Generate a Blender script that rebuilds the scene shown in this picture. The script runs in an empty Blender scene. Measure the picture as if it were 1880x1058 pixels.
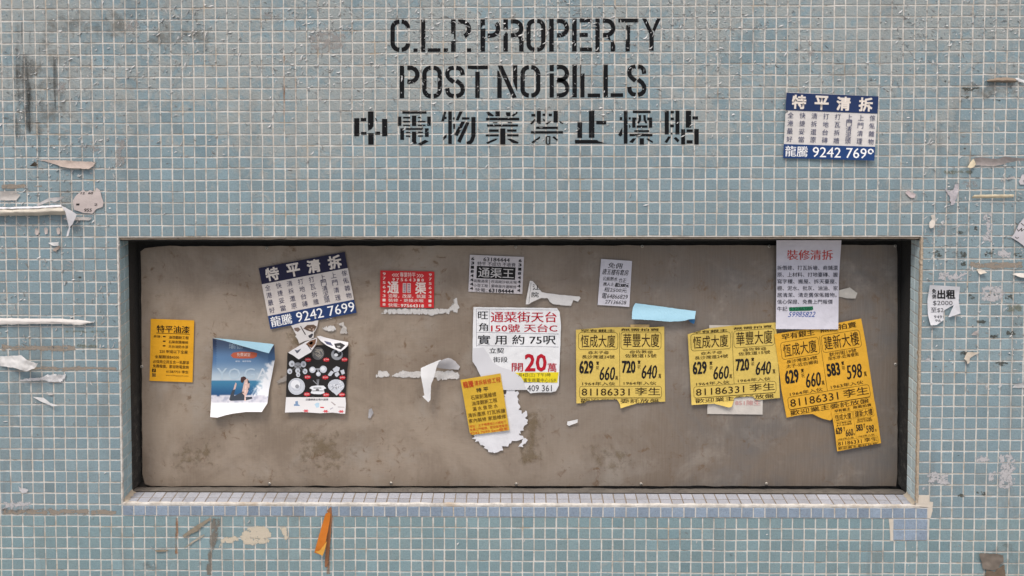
import bpy, math, random
from mathutils import Vector, Matrix, noise
from mathutils.geometry import delaunay_2d_cdt
SC = bpy.context.scene
COL = SC.collection
rad = math.radians

# ------------------------------------------------------------------ camera
# pose fitted to the tile grid; wall face is the plane y = 0, street side is -y, recess goes +y
OX, OZ = 1.12, 1.66
RR = ((0.999884, 0.004251, 0.014634), (-0.00367, 0.999214, -0.039472), (-0.01479, 0.039413, 0.999114))
CT = (1.12048792, 0.06113751, -1.95818217)
FPX, PPX, PPY = 1660.0, 920.686, 130.581
def tw(v): return Vector((v[0], v[2], -v[1]))          # tile frame direction -> world
CAMPOS = Vector((CT[0] - OX, CT[2], OZ - CT[1]))
cam = bpy.data.cameras.new('camera')
cam.sensor_fit = 'HORIZONTAL'; cam.sensor_width = 36
cam.lens = FPX / 1880 * 36
cam.shift_x = (940 - PPX) / 1880
cam.shift_y = (PPY - 529) / 1880
cam.clip_start = 0.05; cam.clip_end = 200
camo = bpy.data.objects.new('camera', cam); COL.objects.link(camo)
ax, ay, az = tw(RR[0]), -tw(RR[1]), -tw(RR[2])
M = Matrix(((ax.x, ay.x, az.x, CAMPOS.x), (ax.y, ay.y, az.y, CAMPOS.y), (ax.z, ay.z, az.z, CAMPOS.z), (0, 0, 0, 1)))
camo.matrix_world = M
SC.camera = camo

# ------------------------------------------------------------------ world and sun
SUN_EL, SUN_AZ = 58, -27          # degrees; azimuth measured from the wall normal, negative = from the left
wd = bpy.data.worlds.new('World'); SC.world = wd; wd.use_nodes = True
nt = wd.node_tree
sky = nt.nodes.new('ShaderNodeTexSky'); sky.sky_type = 'NISHITA'; sky.sun_disc = False
sky.sun_elevation = rad(SUN_EL); sky.sun_rotation = rad(180 + SUN_AZ)
sky.air_density = 1.0; sky.dust_density = 4.0; sky.ozone_density = 1.0
bg = nt.nodes['Background']; bg.inputs['Strength'].default_value = 0.085
nt.links.new(sky.outputs[0], bg.inputs[0])
sl = bpy.data.lights.new('sun', 'SUN'); sl.energy = 1.5; sl.angle = rad(18); sl.color = (1.0, 0.95, 0.88)
so = bpy.data.objects.new('sun', sl); COL.objects.link(so)
sd = Vector((math.sin(rad(SUN_AZ)) * math.cos(rad(SUN_EL)), -math.cos(rad(SUN_AZ)) * math.cos(rad(SUN_EL)), math.sin(rad(SUN_EL))))
so.rotation_euler = sd.to_track_quat('Z', 'Y').to_euler(); so.location = sd * 6
SC.view_settings.view_transform = 'Standard'; SC.view_settings.look = 'None'
SC.view_settings.exposure = 0.80; SC.view_settings.gamma = 1.0
SC.view_settings.use_curve_mapping = False
SC.cycles.max_bounces = 5; SC.cycles.transparent_max_bounces = 12

# ------------------------------------------------------------------ helpers
def W(px, py, d=0.0):
    """point on the plane y = d that the photograph shows at pixel (px, py)"""
    c = Vector(((px - PPX) / FPX, (py - PPY) / FPX, 1.0))
    r = Vector([sum(RR[k][i] * c[k] for k in range(3)) for i in range(3)])
    t = (d - CT[2]) / r.z
    return Vector((CT[0] + t * r.x - OX, d, OZ - CT[1] - t * r.y))
UX, UZ, SH = 0.02476358, 0.02499976, -0.00010908       # tile pitch across, down, and skew
def TG(i, j, d=0.0): return Vector((i * UX + j * SH - OX, d, OZ - j * UZ))

def lin(c):
    if isinstance(c, str): c = tuple(int(c[k:k + 2], 16) for k in (0, 2, 4))
    return tuple((v / 255 / 12.92 if v / 255 <= 0.04045 else ((v / 255 + 0.055) / 1.055) ** 2.4) for v in c) + (1.0,)

class NB:
    def __init__(s, name):
        s.m = bpy.data.materials.new(name); s.m.use_nodes = True
        s.t = s.m.node_tree; s.b = s.t.nodes['Principled BSDF']; s.out = s.t.nodes['Material Output']
        s.oc = s.t.nodes.new('ShaderNodeTexCoord').outputs['Object']
    def n(s, typ, **kw):
        x = s.t.nodes.new(typ)
        for k, v in kw.items():
            if k.startswith('i_'): x.inputs[k[2:].replace('_', ' ')].default_value = v
            else: setattr(x, k, v)
        return x
    def l(s, a, b): s.t.links.new(a, b)
    def noise(s, scale, detail=3.0, rough=0.55, dist=0.0, stretch=None, vec=None):
        v = vec or s.oc
        if stretch:
            mp = s.n('ShaderNodeMapping'); mp.inputs['Scale'].default_value = stretch; s.l(v, mp.inputs[0]); v = mp.outputs[0]
        x = s.n('ShaderNodeTexNoise'); x.inputs['Scale'].default_value = scale; x.inputs['Detail'].default_value = detail
        x.inputs['Roughness'].default_value = rough; x.inputs['Distortion'].default_value = dist
        s.l(v, x.inputs['Vector']); return x.outputs['Fac']
    def ramp(s, f, a, b, lo=0.0, hi=1.0):
        x = s.n('ShaderNodeMapRange'); x.interpolation_type = 'SMOOTHSTEP'
        x.inputs[1].default_value = a; x.inputs[2].default_value = b; x.inputs[3].default_value = lo; x.inputs[4].default_value = hi
        s.l(f, x.inputs[0]); return x.outputs[0]
    def mix(s, f, a, b, typ='MIX'):
        x = s.n('ShaderNodeMix', data_type='RGBA', blend_type=typ)
        for sock, v in ((x.inputs[0], f), (x.inputs[6], a), (x.inputs[7], b)):
            if isinstance(v, (tuple, float, int)): sock.default_value = v
            else: s.l(v, sock)
        return x.outputs[2]
    def math(s, op, a, b=None, clamp=False):
        x = s.n('ShaderNodeMath', operation=op, use_clamp=clamp)
        for k, v in ((0, a), (1, b)):
            if v is None: continue
            if isinstance(v, (float, int)): x.inputs[k].default_value = v
            else: s.l(v, x.inputs[k])
        return x.outputs[0]
    def attr(s, name): return s.n('ShaderNodeAttribute', attribute_name=name)
    def xyz(s):
        x = s.n('ShaderNodeSeparateXYZ'); s.l(s.oc, x.inputs[0]); return x.outputs
    def base(s, c):
        if isinstance(c, tuple): s.b.inputs['Base Color'].default_value = c
        else: s.l(c, s.b.inputs['Base Color'])
    def rough(s, v):
        if isinstance(v, float): s.b.inputs['Roughness'].default_value = v
        else: s.l(v, s.b.inputs['Roughness'])
    def bump(s, h, strength=0.3, dist=0.001):
        x = s.n('ShaderNodeBump'); x.inputs['Strength'].default_value = strength; x.inputs['Distance'].default_value = dist
        s.l(h, x.inputs['Height']); s.l(x.outputs[0], s.b.inputs['Normal']); return x
    def alpha(s, a): s.l(a, s.b.inputs['Alpha'])

class MB:
    def __init__(s): s.v = []; s.f = []; s.mi = []; s.c = []
    def add(s, vs, fs, mi=0, col=None):
        o = len(s.v); s.v += [Vector(v) for v in vs]; s.f += [tuple(o + k for k in f) for f in fs]; s.mi += [mi] * len(fs)
        s.c += ([col] * len(vs) if not isinstance(col, list) else col)
    def quad(s, a, b, c, d, mi=0, col=None): s.add([a, b, c, d], [(0, 1, 2, 3)], mi, col)
    def build(s, name, mats, parent=None, origin=None, smooth=False):
        if not isinstance(mats, (list, tuple)): mats = [mats]
        org = origin if origin is not None else (Vector(parent['_o']) if parent and '_o' in parent else Vector((0, 0, 0)))
        me = bpy.data.meshes.new(name)
        me.from_pydata([v - org for v in s.v], [], s.f)
        for m in mats: me.materials.append(m)
        for p, k in zip(me.polygons, s.mi): p.material_index = k; p.use_smooth = smooth
        if any(c is not None for c in s.c):
            a = me.color_attributes.new('tint', 'FLOAT_COLOR', 'POINT')
            for k, c in enumerate(s.c): a.data[k].color = c if c is not None else (1, 1, 1, 1)
        me.update()
        o = bpy.data.objects.new(name, me); COL.objects.link(o)
        if parent: o.parent = parent
        else: o.location = org
        return o

def tag(o, label, cat, group=None):
    o['label'] = label; o['category'] = cat
    if group: o['group'] = group
    return o
_fm = {}
def frayed(c):
    if c not in _fm: _fm[c] = residue('frayed_paper', c, tuple(int(v * .84) for v in c), 170, .14, 1.1, .8)
    return _fm[c]
ROOTS = []
def thing(name, label, cat, loc, group=None):
    o = bpy.data.objects.new(name, None); COL.objects.link(o); o.location = loc
    o.empty_display_size = 0.03; o['_o'] = tuple(loc); ROOTS.append(o)
    return tag(o, label, cat, group)

def inside(p, poly):
    x, y = p; r = False; n = len(poly)
    for k in range(n):
        x1, y1 = poly[k]; x2, y2 = poly[(k + 1) % n]
        if (y1 > y) != (y2 > y) and x < (x2 - x1) * (y - y1) / (y2 - y1) + x1: r = not r
    return r
def edge_dist(p, poly):
    m = 1e9; x, y = p; n = len(poly)
    for k in range(n):
        x1, y1 = poly[k]; x2, y2 = poly[(k + 1) % n]
        dx, dy = x2 - x1, y2 - y1; L = dx * dx + dy * dy
        t = max(0, min(1, ((x - x1) * dx + (y - y1) * dy) / L)) if L else 0
        m = min(m, math.hypot(x - x1 - t * dx, y - y1 - t * dy))
    return m
def densify(poly, step):
    r = []; n = len(poly)
    for k in range(n):
        a, b = poly[k], poly[(k + 1) % n]; L = math.hypot(b[0] - a[0], b[1] - a[1]); m = max(1, int(L / step))
        for q in range(m): r.append((a[0] + (b[0] - a[0]) * q / m, a[1] + (b[1] - a[1]) * q / m))
    return r
def tess(poly, step, rough=0.0, seed=0):
    """triangulated interior of a polygon; rough frays its outline"""
    P = densify(poly, step)
    if rough:
        P = [(x + rough * noise.noise((x * .35, y * .35, seed)), y + rough * noise.noise((x * .35, y * .35, seed + 9.3))) for x, y in P]
    pts = [Vector(p) for p in P]; nb = len(pts)
    xs = [p[0] for p in P]; ys = [p[1] for p in P]
    y = min(ys) + step * .5; k = 0
    while y < max(ys):
        x = min(xs) + step * (.5 if k % 2 else .25)
        while x < max(xs):
            if inside((x, y), P) and edge_dist((x, y), P) > step * .45: pts.append(Vector((x, y)))
            x += step
        y += step * .87; k += 1
    vs, es, fs, *_ = delaunay_2d_cdt(pts, [(a, (a + 1) % nb) for a in range(nb)], [list(range(nb))], 1, 1e-4)
    return [(v.x, v.y) for v in vs], [tuple(f) for f in fs], P

def homog(src, dst):
    A = []
    for (x, y), (X, Y) in zip(src, dst):
        A.append([x, y, 1, 0, 0, 0, -X * x, -X * y, X]); A.append([0, 0, 0, x, y, 1, -Y * x, -Y * y, Y])
    n = 8
    for c in range(n):
        p = max(range(c, n), key=lambda r: abs(A[r][c])); A[c], A[p] = A[p], A[c]
        for r in range(n):
            if r != c:
                f = A[r][c] / A[c][c]
                A[r] = [a - f * b for a, b in zip(A[r], A[c])]
    h = [A[k][8] / A[k][k] for k in range(8)]
    def f(x, y):
        w = h[6] * x + h[7] * y + 1
        return ((h[0] * x + h[1] * y + h[2]) / w, (h[3] * x + h[4] * y + h[5]) / w)
    return f
def crop(x0, y0, s): return lambda u, v: (x0 + u / s, y0 + v / s)
def quadtf(tl, tr, br, bl, w, h): return homog([(0, 0), (w, 0), (w, h), (0, h)], [tl, tr, br, bl])

_tc = {}
def glyphs(s):
    if s not in _tc:
        c = bpy.data.curves.new('t', 'FONT'); c.body = s; c.size = 1; c.resolution_u = 2; c.fill_mode = 'FRONT'
        o = bpy.data.objects.new('t', c); me = bpy.data.meshes.new_from_object(o)
        vs = [(v.co.x, v.co.y) for v in me.vertices]; fs = [tuple(p.vertices) for p in me.polygons]
        bpy.data.objects.remove(o); bpy.data.meshes.remove(me); bpy.data.curves.remove(c)
        x0 = min(v[0] for v in vs); x1 = max(v[0] for v in vs); y0 = min(v[1] for v in vs); y1 = max(v[1] for v in vs)
        _tc[s] = ([((x - x0) / (x1 - x0), 1 - (y - y0) / (y1 - y0)) for x, y in vs], fs)
    return _tc[s]
BOLD = ((-1, -1), (1, -1), (1, 1), (-1, 1), (0, 0), (1, 0), (-1, 0), (0, 1), (0, -1))
SERIF = ((-1, 0), (1, 0), (0, 0))

# ------------------------------------------------------------------ materials
def mat_tile(name, ca, cb, film, filmamt, rough=0.34):
    b = NB(name); t = b.attr('tint'); x, y, z = b.xyz()
    c = b.mix(b.noise(70, 4, .6), ca, cb)
    sp = b.ramp(b.noise(330, 3, .75), .36, .66)
    c = b.mix(b.math('MULTIPLY', sp, .36), c, tuple(min(1, v * 1.75) for v in ca[:3]) + (1,))
    pit = b.ramp(b.noise(250, 3, .7), .55, .72)
    c = b.mix(b.math('MULTIPLY', pit, .50), c, tuple(v * .5 for v in ca[:3]) + (1,))
    c = b.mix(1.0, c, t.outputs['Color'], 'MULTIPLY')
    # old paste left on the tiles: heavier above the niche
    reg = b.math('ADD', b.ramp(z, 1.18, 1.50, 0.0, .26), b.ramp(b.noise(3.1, 2), .35, .7, -.08, .12))
    fm = b.math('ADD', b.noise(26, 5, .66, 1.2), reg)
    film_f = b.ramp(fm, .60, .82)
    brush = b.noise(95, 3, .6, 2.5)
    film_f = b.math('MULTIPLY', film_f, b.ramp(brush, .25, .75, .55, 1.0))
    c = b.mix(b.math('MULTIPLY', film_f, filmamt), c, film)
    stk = b.math('MULTIPLY', b.ramp(b.noise(15, 5, .7, .3, (1, 1, .13)), .50, .70), b.ramp(b.math('ADD', b.math('ABSOLUTE', x), b.noise(2.5, 2)), .75, 1.45, .35, 1.0))
    c = b.mix(b.math('MULTIPLY', stk, .34), c, lin('6b6a66'))
    soil = b.ramp(b.noise(9, 6, .7, .8), .54, .80)
    c = b.mix(b.math('MULTIPLY', soil, .30), c, lin('6f6b62'))
    b.base(c)
    b.rough(b.math('ADD', b.math('MULTIPLY', film_f, .25), b.ramp(b.noise(160, 2), .2, .8, rough - .05, rough + .14)))
    hgt = b.math('ADD', b.math('MULTIPLY', b.noise(210, 3, .6, .6), .7), b.math('MULTIPLY', b.math('MULTIPLY', brush, film_f), .9))
    b.bump(hgt, .75, .0016)
    b.b.inputs['Specular IOR Level'].default_value = .4
    return b.m
TILE = mat_tile('glass_mosaic', lin((113, 133, 141)), lin((133, 148, 152)), lin((160, 161, 156)), .78)
TILE_PALE = mat_tile('sill_mosaic', lin((150, 154, 164)), lin((172, 171, 174)), lin((160, 150, 138)), .5, .45)
TILE_LAV = mat_tile('lavender_mosaic', lin((120, 135, 153)), lin((140, 152, 165)), lin((160, 158, 160)), .3)
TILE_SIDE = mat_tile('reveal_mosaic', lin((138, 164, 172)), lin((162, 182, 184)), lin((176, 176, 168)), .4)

b = NB('grout')
c = b.mix(b.ramp(b.noise(40, 5, .65), .35, .7), lin((214, 210, 203)), lin((186, 181, 173)))
c = b.mix(b.ramp(b.noise(17, 5, .7, .5), .50, .72, 0, .70), c, lin((172, 150, 122)))
c = b.mix(b.ramp(b.noise(12, 6, .75, .7), .52, .72, 0, .70), c, lin((112, 106, 98)))
c = b.mix(b.ramp(b.noise(300, 2), .62, .75, 0, .5), c, lin((120, 110, 98)))
x, y, z = b.xyz()
stk = b.math('MULTIPLY', b.ramp(b.noise(15, 5, .7, .3, (1, 1, .13)), .50, .70), b.ramp(b.math('ADD', b.math('ABSOLUTE', x), b.noise(2.5, 2)), .75, 1.45, .35, 1.0))
c = b.mix(b.math('MULTIPLY', stk, .45), c, lin((116, 110, 102)))
b.base(c); b.rough(.9); b.bump(b.noise(500, 3), .6, .001); GROUT = b.m

b = NB('mortar')
c = b.mix(b.noise(60, 5, .7), lin((196, 180, 158)), lin((148, 130, 112)))
c = b.mix(b.ramp(b.noise(140, 4, .7), .58, .72, 0, .8), c, lin((66, 56, 48)))
b.base(c); b.rough(.92); b.bump(b.noise(260, 4, .7), .9, .002); MORTAR = b.m

b = NB('dark_concrete'); x, y, z = b.xyz()  # near-black concrete behind the tiled reveal, paler flecks towards the bottom
c = b.mix(b.noise(30, 5, .7), lin((30, 29, 28)), lin((52, 50, 47)))
low = b.math('MULTIPLY', b.ramp(z, .90, .60), b.ramp(b.noise(60, 5, .75), .45, .75))
c = b.mix(b.math('MULTIPLY', low, .55), c, lin((128, 122, 112)))
c = b.mix(b.ramp(b.noise(260, 3, .7), .60, .74, 0, .35), c, lin((120, 114, 104)))
b.base(c); b.rough(.88); b.bump(b.noise(180, 4, .7), .8, .002); DARK_CONC = b.m

b = NB('ledge_concrete')
c = b.mix(b.noise(22, 6, .7, .6), lin((86, 82, 77)), lin((128, 121, 112)))
c = b.mix(b.ramp(b.noise(36, 5, .75, .9, (1, 1, 3)), .46, .70, 0, .5), c, lin((52, 48, 44)))
b.base(c); b.rough(.9); b.bump(b.noise(200, 4, .7), .8, .002); LEDGE = b.m

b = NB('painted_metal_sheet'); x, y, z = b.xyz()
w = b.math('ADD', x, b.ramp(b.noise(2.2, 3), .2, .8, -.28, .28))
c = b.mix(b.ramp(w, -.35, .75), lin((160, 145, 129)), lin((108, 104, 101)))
c = b.mix(b.ramp(b.noise(5, 6, .68, .5), .38, .66, 0, .75), c, lin((124, 109, 94)))
c = b.mix(b.ramp(b.noise(7.5, 5, .7, .4), .50, .72, 0, .5), c, lin((162, 154, 144)))
c = b.mix(b.ramp(b.noise(900, 2, .6, 0, (.06, 1, 1)), .3, .7, 0, .14), c, lin((90, 84, 78)))
c = b.mix(b.ramp(b.noise(260, 2, .6, 0, (1, 1, .05)), .35, .7, 0, .10), c, lin((170, 160, 148)))
c0 = c; rust = b.math('MULTIPLY', b.ramp(b.noise(46, 5, .7, .6), .54, .70), b.ramp(b.math('SUBTRACT', b.math('MULTIPLY', x, -.5), b.math('MULTIPLY', z, 1.2)), -1.30, -.65))
c = b.mix(b.math('MULTIPLY', b.math('MULTIPLY', rust, .85), b.ramp(b.noise(8, 3, .6), .42, .62)), c, lin((104, 76, 48)))
c = b.mix(b.math('MULTIPLY', b.ramp(b.noise(85, 4, .7, .3), .62, .72, 0, .8), b.ramp(b.noise(6, 3, .6), .48, .64)), c, lin((84, 72, 60)))
c = b.mix(b.ramp(b.noise(150, 3, .7), .72, .78, 0, .6), c, lin((188, 180, 168)))
b.base(c); b.rough(b.ramp(b.noise(18, 4), .3, .7, .42, .62)); b.b.inputs['Metallic'].default_value = .12
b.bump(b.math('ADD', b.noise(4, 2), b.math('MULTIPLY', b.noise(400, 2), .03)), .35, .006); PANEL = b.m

b = NB('stencil_paint'); x, y, z = b.xyz()
fi = b.math('FRACT', b.math('DIVIDE', b.math('ADD', x, OX), UX)); fj = b.math('FRACT', b.math('DIVIDE', b.math('SUBTRACT', OZ, z), UZ))
ei = b.math('ABSOLUTE', b.math('SUBTRACT', fi, .5)); ej = b.math('ABSOLUTE', b.math('SUBTRACT', fj, .5))
gr = b.ramp(b.math('MAXIMUM', ei, ej), .415, .45)
gr = b.math('MULTIPLY', gr, b.ramp(b.noise(24, 3), .40, .75, .0, .40))
chip = b.math('MAXIMUM', b.ramp(b.noise(50, 5, .72, 1.2), .660, .685), b.ramp(b.noise(330, 3, .7, .5), .69, .74))
a = b.math('SUBTRACT', 1.0, b.math('MAXIMUM', gr, chip), True); b.b.inputs['Specular IOR Level'].default_value = .15
b.base(b.mix(b.noise(120, 3), lin((12, 13, 15)), lin((26, 27, 30)))); b.rough(.8); b.alpha(a); b.bump(b.noise(300, 3), .5, .001); STENCIL = b.m

_pm = {}
def paper(c, rough=.62, mott=.06, name='paper'):
    k = (c, rough, mott)
    if k not in _pm:
        b = NB(name); L = lin(c)
        d = tuple(v * .80 for v in L[:3]) + (1,)
        cc = b.mix(b.ramp(b.noise(30, 5, .65), .35, .75, 0, mott * 9), L, d)
        b.base(cc); b.rough(rough); b.bump(b.noise(48, 4, .6, .4), .34, .004)
        b.b.inputs['Specular IOR Level'].default_value = .3
        _pm[k] = b.m
    return _pm[k]
_im = {}
def ink(c):
    if c not in _im:
        b = NB('ink'); b.base(lin(c)); b.rough(.6); b.b.inputs['Specular IOR Level'].default_value = .25; _im[c] = b.m
    return _im[c]
b = NB('printed_photo'); b.base(b.attr('tint').outputs['Color']); b.rough(.42); b.b.inputs['Specular IOR Level'].default_value = .3; b.bump(b.noise(30, 3), .2, .003); PHOTO = b.m

def residue(name, col, col2, scale, soft=.5, amp=1.0, rough=.8, stretch=None, bias=0.0, top=1.0):
    b = NB(name); t = b.attr('tint'); n = b.noise(scale, 6, .68, .15, stretch)
    s = b.n('ShaderNodeSeparateColor'); b.l(t.outputs['Color'], s.inputs[0])
    f = b.math('ADD', b.math('SUBTRACT', s.outputs[0], bias), b.math('MULTIPLY', b.math('SUBTRACT', n, .5), amp * 2.4))
    b.base(b.mix(b.noise(scale * 2.2, 4, .65), lin(col), lin(col2))); b.rough(rough)
    b.alpha(b.ramp(f, .42, .42 + soft, 0.0, top)); b.bump(b.noise(scale * 4, 4, .7), .7, .0015); return b.m
R_GRIME = residue('grime', (52, 51, 48), (84, 82, 78), 70, 1.0, 1.3, .8, (1, 1, .06), .06, .62)
R_SOIL = residue('soil_film', (98, 94, 86), (126, 120, 110), 26, .9, 1.5, .8, None, .24, .42)
R_MILDEW = residue('mildew', (52, 54, 48), (92, 90, 78), 120, .35, 2.0, .8, (.8, 1, 1), .30, .68)
R_GLUE = residue('glue_strip', (164, 154, 142), (132, 120, 106), 120, .35, 1.6, .85, (.35, 1, 1), .10, .9)
R_WHITE = residue('white_smear', (206, 203, 204), (170, 168, 170), 95, .35, 1.9, .8, None, .22, .9)
R_CREAM = residue('cream_filler', (206, 196, 178), (188, 176, 156), 90, .16, 1.6, .8, None, .12)
R_OLIVE = residue('olive_paste', (132, 134, 112), (112, 114, 98), 80, .6, 1.2, .8, None, .2, .6)
R_RUST = residue('rust_run', (168, 122, 80), (130, 94, 66), 60, .7, 1.2, .8, (1, 1, .2), .1, .75)
R_YELLOW = residue('paste_stain', (136, 118, 88), (114, 98, 76), 38, .9, 1.6, .7, None, .10, .48)

b = NB('sill_grout')
b.base(b.mix(b.noise(60, 4, .7), lin((150, 138, 122)), lin((104, 94, 84)))); b.rough(.9); SGROUT = b.m
TILE_RIGHT_LIT = mat_tile('lit_pale_reveal_mosaic', lin((192, 216, 220)), lin((212, 226, 226)), lin((222, 214, 200)), .5)  # pale tile of the right reveal, its brighter light painted into the colour
R_TAPE = residue('old_clear_tape', (104, 94, 82), (150, 142, 132), 90, .6, 1.3, .25, (1, 1, .5), .08, .70)
R_STRIP = residue('paper_residue', (222, 220, 218), (176, 172, 168), 150, .25, 1.3, .8, (1, 1, .25), .02)
R_FILM = residue('paper_film', (176, 168, 164), (150, 146, 142), 80, .7, 1.6, .8, None, .2, .6)
# ------------------------------------------------------------------ ground
b = NB('pavement')
br = b.n('ShaderNodeTexBrick'); br.inputs['Scale'].default_value = 1.0; br.inputs['Mortar Size'].default_value = .006
br.inputs['Brick Width'].default_value = .3; br.inputs['Row Height'].default_value = .3; br.offset = 0
br.inputs[1].default_value = lin((150, 146, 140)); br.inputs[2].default_value = lin((136, 132, 126)); br.inputs[3].default_value = lin((70, 68, 64)); b.l(b.oc, br.inputs[0])
b.base(b.mix(b.ramp(b.noise(3, 5), .4, .8, 0, .4), br.outputs[0], lin((96, 92, 86)))); b.rough(.85); b.bump(b.noise(80, 3), .3, .003); PAVE = b.m
g = MB(); g.quad((-30, -30, 0), (30, -30, 0), (30, .3, 0), (-30, .3, 0))
o = g.build('pavement', PAVE); o['kind'] = 'structure'

# ------------------------------------------------------------------ tiled wall
rng = random.Random(4)
WALL = thing('tiled_wall', 'wall of pale blue glass mosaic tiles with a long shallow recess and black stencilled lettering', 'wall', (0, 0, 0))
IL, IR, JT, JB = 10.13, 80.86, 20.06, 43.87
def wob(i, j, k): return noise.noise((i * .31 + k * 17, j * .31, k * 5.1)) * .045 + noise.noise((i * .07, j * .9 + k * 3, 2.2)) * .03
def tilebox(mb, P, dep, tint, inset=.0007, mi=1):
    """P: four front corners (world), dep: vector from front to bed"""
    ctr = (P[0] + P[1] + P[2] + P[3]) / 4
    fr = [p + (ctr - p).normalized() * inset * 1.4 for p in P]
    bk = [p + dep for p in P]; md = [p + dep * .28 for p in P]
    mb.add(fr + md + bk, [(0, 1, 2, 3)] + [(k, k + 4, (k + 1) % 4 + 4, (k + 1) % 4) for k in range(4)] + [(k + 4, k + 8, (k + 1) % 4 + 8, (k + 1) % 4 + 4) for k in range(4)], mi, tint)
I0, I1, J0, J1 = -22, 112, -20, 66
DEP = .0013
mb = MB()
gy = DEP * .72
for (a, c, d, e) in ((I0, I1, J0, JT), (I0, I1, JB, J1), (I0, IL, JT, JB), (IR, I1, JT, JB)):   # grout bed around the recess
    mb.quad(TG(a, d, gy), TG(c, d, gy), TG(c, e, gy), TG(a, e, gy), 0)
def skip(i, j):
    if 10 <= i <= 80 and 20 <= j <= 43: return True
    if j == 44 and 10 <= i <= 81: return True
    if i in (79, 80, 81) and j in (45, 46): return True
    if (i, j) == (81, 43): return True
    return False
for i in range(I0, I1):
    for j in range(J0, J1):
        if skip(i, j): continue
        g0 = .062 + rng.uniform(-.014, .014)
        q = []
        for (u, v) in ((i + g0, j + g0), (i + 1 - g0, j + g0), (i + 1 - g0, j + 1 - g0), (i + g0, j + 1 - g0)):
            du = wob(round(u), j, 1) + rng.uniform(-.010, .010); dv = wob(i, round(v), 2) + rng.uniform(-.010, .010)
            if j == 43 and v > j + .5 and not (IL < i < IR): dv = 0
            q.append(TG(u + du, v + dv, rng.uniform(-.00022, .0001)))
        if i == 78 and j in (45, 46):
            q[1] = TG(78.62, j + g0); q[2] = TG(78.62, j + 1 - g0)
        k = rng.gauss(1, .05); h = rng.gauss(0, .016); d = noise.noise((i * .06, j * .06, 7)) * .06
        low = .03 if j > 44 else 0
        tilebox(mb, q, Vector((0, DEP, 0)), (max(.6, k + h + d - low * 1.6), max(.6, k + d * .9), max(.6, k - h * .6 + d * .7 - low), 1))
mb.build('tile_facing', [GROUT, TILE], WALL)

def patch(name, mats, P00, P10, P11, P01, nu, nv, N, gap=.06, jit=.012, seed=1, base=1.0, var=.06):
    r = random.Random(seed); m = MB()
    def pt(u, v, off=0.0):
        u /= nu; v /= nv
        return (P00 * (1 - u) + P10 * u) * (1 - v) + (P01 * (1 - u) + P11 * u) * v + N * off
    m.quad(pt(0, 0, -.0009), pt(nu, 0, -.0009), pt(nu, nv, -.0009), pt(0, nv, -.0009), 0)
    iu = 0
    while iu < nu:
        jv = 0
        while jv < nv:
            u1 = min(nu, iu + 1); v1 = min(nv, jv + 1)
            q = [pt(a + r.uniform(-jit, jit), c + r.uniform(-jit, jit), r.uniform(-.0002, .0002)) for a, c in ((iu + gap, jv + gap), (u1 - gap, jv + gap), (u1 - gap, v1 - gap), (iu + gap, v1 - gap))]
            k = base * r.gauss(1, var)
            tilebox(m, q, N * -.0013, (k, k, k, 1)); jv += 1
        iu += 1
    return m.build(name, mats, WALL)
RD, PD = .05, .092                     # depth of the tiled reveal, depth of the metal sheet
x0, x1 = IL, IR
zt, zb = JT + .30, JB
def sk(i, j, y): return TG(i, j, y)
JBi = 43.87 - .0                       # sill is level
NL = Vector((1, 0, 0)); NR = Vector((-1, 0, 0)); NU = Vector((0, 0, 1)); NF = Vector((0, -1, 0))
patch('recess_side_lining', [GROUT, TILE_SIDE], sk(x0, JT, .003), sk(x0, JT, RD), sk(x0, zb, RD), sk(x0, zb, .003), 2, 23.8, NL, .05, seed=3)
patch('recess_side_lining', [GROUT, TILE_RIGHT_LIT], sk(x1, JT, .003), sk(x1, JT, RD), sk(x1, zb, RD), sk(x1, zb, .003), 2, 23.8, NR, .05, seed=5)
patch('sill_tiles', [SGROUT, TILE_PALE], sk(x0 + .1, zb, .001), sk(x1, zb, .001), sk(x1, zb, RD), sk(x0 + .1, zb, RD), 69, 2, NU, .05, seed=6)
patch('sill_edge_tiles', [GROUT, TILE_LAV], sk(10.09, 44.04, -.0018), sk(81.86, 44.04, -.0018), sk(81.86, 44.98, -.0018), sk(10.09, 44.98, -.0018), 70, 1, NF, .05, seed=7)
o = patch('repair_tiles', [GROUT, TILE_LAV], sk(78.84, 45.02, -.0016), sk(81.9, 45.02, -.0016), sk(81.9, 46.96, -.0016), sk(78.84, 46.96, -.0016), 3, 2, NF, .04, seed=8)
o['label'] = 'block of six lavender repair tiles'
# grout fillet along the sill nose and the corner beads of the recess
def bead(name, a, b_, wdt, dep, mat, seed, n=190, rough=.6):
    """irregular bar from a to b, wdt along the wall, dep out of it"""
    m = MB(); ax_ = (b_ - a).normalized(); sd_ = ax_.cross(Vector((0, 1, 0))).normalized(); V_ = []
    for k in range(n + 1):
        p = a + (b_ - a) * (k / n)
        w1 = wdt * (1 + rough * (noise.noise((k * .31, seed, 0)) + noise.noise((k * .9, seed, 5)))); w2 = wdt * (1 + rough * noise.noise((k * .31, seed, 8))); d1 = dep * (1 + rough * noise.noise((k * .5, seed, 3)))
        V_ += [p + sd_ * w1 + Vector((0, .004, 0)), p + sd_ * w1 * .7 + Vector((0, -d1, 0)), p - sd_ * w2 * .7 + Vector((0, -d1, 0)), p - sd_ * w2 + Vector((0, .004, 0))]
    F = [(4 * k + q, 4 * k + q + 1, 4 * k + q + 5, 4 * k + q + 4) for k in range(n) for q in range(3)]
    m.add(V_, F); return m.build(name, mat, WALL)
bead('sill_nosing', sk(10.05, 43.93, 0), sk(81.2, 43.93, 0), .0030, .0016, GROUT, 1, 160)
bead('corner_bead', sk(10.05, 20.1, 0), sk(10.05, 44, 0), .0022, .0010, GROUT, 2)
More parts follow.
